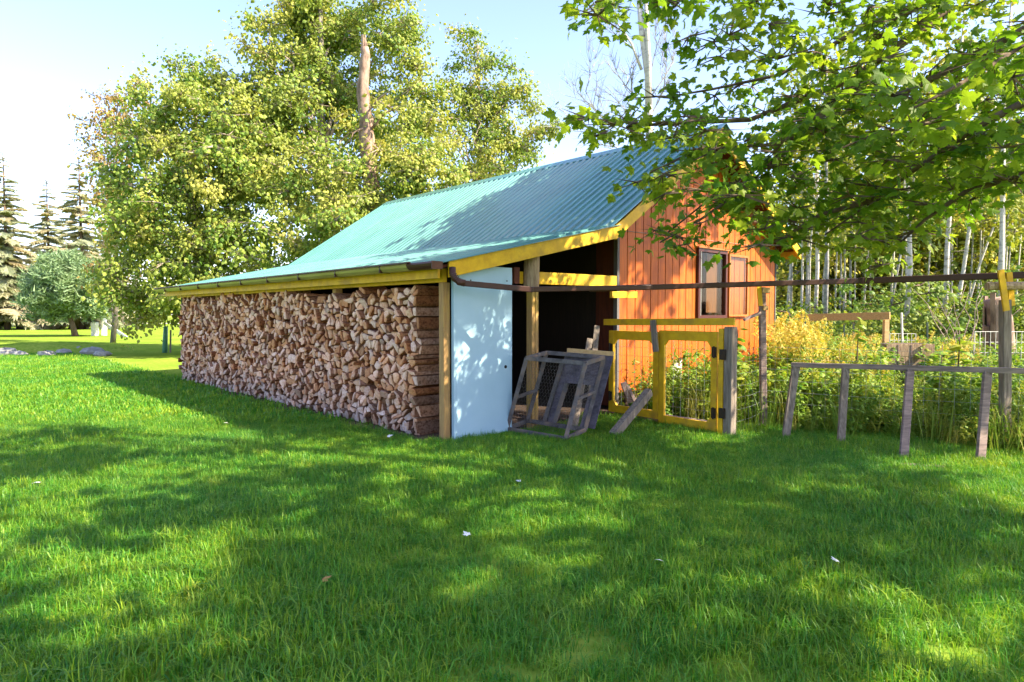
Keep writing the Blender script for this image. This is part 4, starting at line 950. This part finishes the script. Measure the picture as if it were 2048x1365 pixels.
g = MB(); n = 26; c0 = gnd(95, 703); V = [(0, 0, .34)]
for ring, (k, h_) in enumerate(((.35, .32), (.7, .2), (1, -.02))):
    for i in range(n): q = 2 * math.pi * i / n; V.append((math.cos(q) * 3.4 * k * random.uniform(.93, 1.06), math.sin(q) * 1.6 * k, h_ * random.uniform(.85, 1.1)))
Fc = [(0, 1 + i, 1 + (i + 1) % n) for i in range(n)]
for r_ in range(2): Fc += [(1 + r_ * n + i, 1 + (r_ + 1) * n + i, 1 + (r_ + 1) * n + (i + 1) % n, 1 + r_ * n + (i + 1) % n) for i in range(n)]
mo = g.add(V, Fc).build('mound', 'lawn', smooth=True, kind='structure'); mo.location = (c0.x, c0.y, 0)

# ------------------------------------------------------------------ birch wood on the far right
def wood_tree(k, x, Y, H_, r_, lean, lab):
    b = g0(x, Y); t_ = thing('birch_tree', lab, 'tree', b, 0, 'pale trunks of the birch wood'); tp = Vector((lean * H_, random.gauss(0, .2), H_))
    MB().tube([(0, 0, 0), tp * .3 + Vector((random.gauss(0, .06), 0, 0)), tp * .65 + Vector((random.gauss(0, .1), 0, 0)), tp], [r_, r_ * .85, r_ * .65, r_ * .3], 7, .05).build('trunk', 'birch' if k % 3 else 'aspen', t_, smooth=True)
    pts = []
    for _ in range(13): f_ = random.uniform(.42, 1.0); c = tp * f_; pts.append(c + Vector((random.gauss(0, .8), random.gauss(0, .8), random.gauss(0, .4))))
    scatter('crown', 'forest', FLEAF, pts, randrot(len(pts)), rng.uniform(.6, 1.05, len(pts)), t_, 'stuff')
wt = [(1569, 30), (1612, 28), (1629, 26), (1650, 24), (1766, 24), (1808, 21), (1889, 22), (1899, 25), (1912, 26), (1999, 20), (2036, 24)]
wt = sorted(wt + [(1562 + i * 9.4 + random.uniform(-4, 4), random.uniform(26, 42)) for i in range(53) if random.random() < .93])
wood_words = ['thin', 'slender', 'upright', 'pale', 'grey']
for k, (x, Y) in enumerate(wt):
    big = x in (1650, 1808, 1889, 1899, 1999, 1629)
    ones = 'first second third fourth fifth sixth seventh eighth ninth tenth eleventh twelfth thirteenth fourteenth fifteenth sixteenth seventeenth eighteenth nineteenth'.split()
    tens = {2: ('twenty', 'twentieth'), 3: ('thirty', 'thirtieth'), 4: ('forty', 'fortieth'), 5: ('fifty', 'fiftieth'), 6: ('sixty', 'sixtieth')}; q_ = k + 1
    od = ones[k] if k < 19 else tens[q_ // 10][1] if q_ % 10 == 0 else tens[q_ // 10][0] + '-' + ones[q_ % 10 - 1]
    lab = f"{'thick' if big else 'slender'} pale birch trunk, {od} along the wood counting from the shed corner"
    wood_tree(k, x, Y, random.uniform(9, 13), .085 if big else random.uniform(.032, .06), {1766: .16, 1899: .17, 1912: .3, 1889: .02, 2036: .12}.get(x, random.gauss(0, .025)), lab)
pts = []; 
for k in range(2200):
    x = random.uniform(1535, 2200); Y = random.uniform(33, 47); c = g0(x, Y); zt = (4.5 + 6.5 * min(1, max(0, (x - 1540) / 380))) * Y / 36
    pts.append((c.x, c.y, random.uniform(.2, zt)))
o = scatter('forest', 'forest', FLEAF, pts, randrot(len(pts)), rng.uniform(.9, 1.7, len(pts)), None, 'stuff'); tag(o, 'yellow-green mass of the wood behind the birch trunks', 'forest', kind='stuff')
pts = []
for k in range(700):
    x = random.uniform(1545, 2200); Y = random.uniform(19, 31); c = g0(x, Y); pts.append((c.x, c.y, abs(random.gauss(0, .75)) + (.5 if x > 1740 else .1)))
o = scatter('undergrowth', 'under', DLEAF, pts, randrot(len(pts)), rng.uniform(.7, 1.5, len(pts)), None, 'stuff'); tag(o, 'dark green undergrowth at the feet of the birch wood', 'undergrowth', kind='stuff')
# dead snag at the right
b = g0(1996, 12.5); sn = thing('dead_snag', 'thick split dead tree snag behind the fence post', 'snag', b)
limb(sn, [b, at(2004, 690, 12.5), at(2000, 660, 12.5), at(1997, 640, 12.5), at(1993, 618, 12.5), at(1988, 598, 12.5)], .25, .17, 'deadbark', 'trunk', 13, jit=.14)
for k in range(13):
    q = 2 * math.pi * k / 13; MB().bar((math.cos(q) * .2, math.sin(q) * .2, .1), (math.cos(q) * .17 + at(1990, 600, 12.5).x - b.x, math.sin(q) * .17, 1.5 + random.uniform(-.3, .35)), .085, .03, (-math.sin(q), math.cos(q), 0)).build('splinter', 'deadbark', sn)
# shrub with bare fanned stems left of the snag
b = g0(1925, 16); sh = thing('bare_shrub', 'brown shrub of fanned bare stems in front of the birch wood', 'shrub', b)
for k in range(12): limb(sh, curve(b, b + Vector((random.gauss(0, .75), random.gauss(0, .4), random.uniform(1.3, 2.4))), .05, 6, .5), .018, .005, 'oldwoodx', 'stem', 4)

# ------------------------------------------------------------------ weeds of the pen
def weed(name, m, seed, n=26, flower=None, size=.16, leaf=None):
    """upright stems one unit high with leaves all the way up, some with a flower plume"""
    r = np.random.default_rng(seed); lv, lf_ = leaf or leaf_lance(); V = []; Fc = []; T = []; MI = []; k = 0
    for s_ in range(4):
        a = r.uniform(0, 6.28); l_ = r.uniform(.05, .28); base = r.normal(0, .07, 3) * np.array([1, 1, 0]); H_ = r.uniform(.7, 1.1); tip = base + np.array([math.cos(a) * l_, math.sin(a) * l_, H_]); w_ = .007
        V += [base + [w_, 0, 0], base + [-w_ * .5, w_, 0], base + [-w_ * .5, -w_, 0], tip]; Fc += [(k, k + 1, k + 3), (k + 1, k + 2, k + 3), (k + 2, k, k + 3)]; T += [0] * 3; MI += [0] * 3; k += 4
        for i in range(n):
            f_ = r.uniform(.12, 1); c = base + (tip - base) * f_; sz = size * (1.15 - .55 * f_) * r.uniform(.7, 1.25)
            mtx = eul(r.normal(-.1, .5), r.normal(0, .35), r.uniform(0, 6.28)); V += list((lv * sz) @ mtx.T + c); Fc += [tuple(q + k for q in g_) for g_ in lf_]; k += len(lv); T += [float(r.uniform(0, 1))] * len(lf_); MI += [0] * len(lf_)
        if flower:
            for i in range(46):
                f_ = r.uniform(0, 1); c = tip + np.array([0, 0, -.22 + .3 * f_]) + r.normal(0, .06 * (1.1 - f_), 3); q = r.normal(0, .02, (3, 3)) + c; V += list(q); Fc.append((k, k + 1, k + 2)); k += 3; T.append(float(r.uniform(0, 1))); MI.append(1)
    return proto(name, V, Fc, [m, flower or m], T, MI)
WEED = [weed('weed', 'weedleaf', 140 + k, 22, None, .2) for k in range(4)] + [weed('weed', 'weedleaf', 150 + k, 16, None, .17, leaf_oval(.4)) for k in range(3)]
GOLD = [weed('goldenrod', 'weedleaf', 160 + k, 20, 'goldflower', .15) for k in range(4)]
def tuft(name, m, seed, n, h0, h1, spread, wd, lean):
    r = np.random.default_rng(seed); V = []; Fc = []; T = []; k = 0
    for i in range(n):
        b = np.array([r.normal(0, spread), r.normal(0, spread), 0]); a = r.uniform(0, 6.28); H_ = r.uniform(h0, h1); ln = abs(r.normal(0, lean)) * H_
        d = np.array([math.cos(a), math.sin(a), 0]); s = np.array([-d[1], d[0], 0]) * wd * r.uniform(.6, 1.3)
        p1 = b + d * ln * .3 + [0, 0, H_ * .55]; p2 = b + d * ln + [0, 0, H_ * max(.35, 1 - .35 * ln / H_)]
        V += [b + s, b - s, p1 + s * .8, p1 - s * .8, p2]; Fc += [(k, k + 1, k + 3, k + 2), (k + 2, k + 3, k + 4)]; k += 5; T += [float(np.clip(r.normal(.5, .3), 0, 1))] * 2
    return proto(name, V, Fc, [m], T)
LONG = [tuft('long_grass', 'meadow', 170 + k, 40, .3, .75, .10, .004, .55) for k in range(4)]
def pen_ok(x, y):
    s_ = (Vector((x, y, 0)) - A); s, d = s_.dot(VD), s_.dot(UD)
    if d > .05 and s < RE[0] + .2: return False
    return True
def edge_y(x): return 7.95 - .74 * (x - 3.3)
wp_, wr, ws = [], [], []; gp_, gs_ = [], []; lp_, ls_ = [], []
def gate_side(x, y):                        # inside of the gate line
    q = Vector((x, y, 0)) - G0; return q.x * gd.y - q.y * gd.x < -.12
while len(wp_) < 2600:
    u_ = random.random() ** 1.5; y = 6 + 15 * u_; x = random.uniform(1.4, .80 * y + 1.5)
    if not pen_ok(x, y) or not gate_side(x, y) or y < edge_y(x) + .15: continue
    dist = y - edge_y(x); h_ = random.uniform(.32, .85) * (.62 if dist < .6 else 1) * (1.15 if y > 10 else 1)
    if x < 2.6 and y < 9.4 and random.random() < .3: continue
    if y < 13 and 1765 < 1024 + F * x / y < 1875: h_ = min(h_, .42)
    wp_.append((x, y, 0)); ws.append((h_ * random.uniform(.8, 1.1),) * 2 + (h_,))
o = scatter('weeds', 'weed', WEED, wp_, randrot(len(wp_), .16), np.array(ws), None, 'stuff'); tag(o, 'tangle of green garden weeds behind the rail frame and mesh fence', 'weeds', kind='stuff')
for _ in range(270):
    x = random.uniform(1540, 1960); Y = random.uniform(9.6, 19); c = g0(x, Y)
    if pen_ok(c.x, c.y) and (x < 1760 or Y > 13.5 or x > 1890) and (x < 1800 or random.random() < .45): gp_.append((c.x, c.y, 0)); h_ = random.uniform(.55, .9) * (1.45 if x < 1640 else 1); gs_.append((h_ * .9, h_ * .9, h_))
o = scatter('goldenrod_weeds', 'gold', GOLD, gp_, randrot(len(gp_), .12), np.array(gs_), None, 'stuff'); tag(o, 'yellow-flowering goldenrod weeds past the corner of the orange wall', 'weeds', kind='stuff')
for _ in range(170):
    x = random.uniform(2.3, 10); y = edge_y(x) + random.uniform(-.05, 1.6)
    if pen_ok(x, y) and gate_side(x, y): lp_.append((x, y, 0)); ls_.append(random.uniform(.45, 1.0))
o = scatter('long_grass', 'long', LONG, lp_, randrot(len(lp_), .15), ls_, None, 'stuff'); tag(o, 'long dry yellow grass growing through the mesh fence', 'grass', kind='stuff')
# single broad-leaved plants one can tell apart
BIG = leaf_oval(.42)
for k, (x, yb, yt, Y, lab) in enumerate(((1712, 800, 640, 9.4, 'tall broad-leaved plant left of the lumber frame post'), (1880, 860, 690, 8.2, 'dark-stemmed plant with curled leaves behind the rail frame'), (1915, 870, 660, 8.4, 'tall leafy plant standing before the white wire panel'), (1470, 800, 660, 9.0, 'leafy plant growing beside the grey gate post'), (1640, 850, 760, 8.4, 'bushy green plant behind the first leg of the rail frame'))):
    b = g0(x, Y); H_ = at(x, yt, Y).z; t_ = thing('broadleaf_plant', lab, 'plant', b, 0, 'broad-leaved plants in the pen')
    MB().tube([(0, 0, 0), (.02, 0, H_ * .5), (.05, .02, H_)], [.014, .011, .005], 6).build('stem', 'oldwoodx' if k == 1 else 'bark', t_)
    lm = bpy.data.meshes.new('leaf'); lm.from_pydata([tuple(q) for q in BIG[0]], [], BIG[1]); lm.materials.append(M['weedleaf']); lm.attributes.new('tint', 'FLOAT', 'FACE').data.foreach_set('value', [random.random()] * len(BIG[1]))
    for i in range(26):
        f_ = random.uniform(.2, 1.02); o = bpy.data.objects.new('leaf', lm); COL.objects.link(o); o.parent = t_; o.location = (.05 * f_, 0, H_ * f_); o.rotation_euler = (random.gauss(-.15, .4), random.gauss(0, .3), random.uniform(0, 6.28)); s_ = random.uniform(.11, .2); o.scale = (s_, s_, s_)

# ------------------------------------------------------------------ lawn grass
GR = [tuft('grass_tuft', 'grass', 200 + k, 30, .04, .10, .048, .0024, .85) for k in range(6)]
GT = [tuft('grass_tall', 'grass', 210 + k, 18, .08, .17, .035, .0024, .9) for k in range(3)]
GF = [tuft('grass_far', 'grass', 220 + k, 26, .04, .09, .11, .007, .9) for k in range(4)]
def lawn_ok(x, y):
    q = Vector((x, y, 0)) - A; s, d = q.dot(VD), q.dot(UD)
    if d > .02 and -.02 < s < RE[0]: return s > .4 and d < .35 and False
    if d > .1 and d < 7 and s > -.24 + .08 * math.sin(d * 3) and s <= 0: return random.random() < .06
    if 0 < s < 2.9 and -.05 < d: return False
    return True
def field(n, y0, y1, xa, xb, power):
    u_ = rng.random(n) ** power; y = y0 + (y1 - y0) * u_; lim = .80 * y + .5; x = rng.uniform(-1, 1, n) * lim
    k = [i for i in range(n) if lawn_ok(x[i], y[i]) and not (x[i] > 2.4 and y[i] > edge_y(x[i]) + .35) and not (x[i] > 1.3 and y[i] > 8.2 and gate_side(x[i], y[i]))]
    return np.stack([x[k], y[k], np.zeros(len(k))], 1)
def patch(p): return np.array([.5 + .5 * math.sin(a * 1.7 + 1.3 * math.sin(b * 1.1)) * math.sin(b * 2.1 + math.sin(a * .9)) for a, b, _ in p])
p1 = field(26000, 2.2, 9.0, 0, 0, .62)
o1 = scatter('grass', 'grass', GR, p1, randrot(len(p1), .18), (.75 + .5 * patch(p1)) * rng.uniform(.8, 1.2, len(p1)), None, 'stuff'); tag(o1, 'short bright green lawn grass in the foreground', 'grass', kind='stuff')
p2 = field(1900, 2.2, 9.0, 0, 0, .7); pw = patch(p2); p2 = p2[pw > .45]
o2 = scatter('grass_tufts', 'grasst', GT, p2, randrot(len(p2), .2), rng.uniform(.6, 1.1, len(p2)), None, 'stuff'); tag(o2, 'taller tufts of lawn grass scattered in the foreground', 'grass', kind='stuff')
p3 = field(22000, 8.6, 30, 0, 0, 1.15)
o3 = scatter('grass_far', 'grassf', GF, p3, randrot(len(p3), .15), rng.uniform(.8, 1.3, len(p3)), None, 'stuff'); tag(o3, 'mown lawn grass farther off beyond the woodpile corner', 'grass', kind='stuff')
def rosette(seed):
    r = np.random.default_rng(seed); lv, lf_ = leaf_oval(.3); V = []; Fc = []; T = []; k = 0
    for i in range(7):
        mtx = eul(r.uniform(.1, .7), 0, r.uniform(0, 6.28)); V += list((lv * r.uniform(.07, .13)) @ mtx.T + [0, 0, .035]); Fc += [tuple(q + k for q in g_) for g_ in lf_]; k += len(lv); T += [float(r.uniform(0, 1))] * len(lf_)
    return proto('rosette', V, Fc, ['grass'], T)
ROS = [rosette(300 + k) for k in range(4)]
p4 = field(260, 2.2, 8.5, 0, 0, .7)
o4 = scatter('lawn_weeds', 'rosette', ROS, p4, randrot(len(p4), .15), rng.uniform(.3, .6, len(p4)), None, 'stuff'); tag(o4, 'small broad-leaved lawn weeds dotted through the foreground grass', 'weeds', kind='stuff')
# fallen leaves and petals lying on the lawn
fall = leaf_maple()
for k, (x, y, m_, s_, lab) in enumerate(((1318, 1120, 'petal', .055, 'white petal-like leaf lying on the grass in front of the gates'), (937, 1070, 'petal', .05, 'pale leaf on the bright grass below the slab door'), (645, 1160, 'leafdry', .05, 'small orange fallen leaf on the shaded grass'), (72, 964, 'petal', .07, 'pale dry leaf on the grass near the picture edge'), (455, 846, 'petal', .06, 'white scrap on the grass beside the woodpile'), (775, 872, 'petal', .07, 'white scrap on the soil at the foot of the woodpile'), (1034, 962, 'petal', .05, 'pale scrap on the grass in front of the wire cage'), (1676, 1123, 'petal', .05, 'tiny pale leaf on the grass in front of the rail frame'))):
    me = bpy.data.meshes.new('fallen_leaf'); me.from_pydata([tuple(Vector(q) * s_ * 1.0) for q in fall[0]], [], fall[1]); me.materials.append(M[m_]); o = bpy.data.objects.new('fallen_leaf', me); COL.objects.link(o)
    p = gnd(x, y, .07); o.location = p; o.rotation_euler = (random.uniform(.1, .5), random.uniform(-.3, .3), random.uniform(0, 6)); tag(o, lab, 'leaf', 'fallen leaves on the lawn')
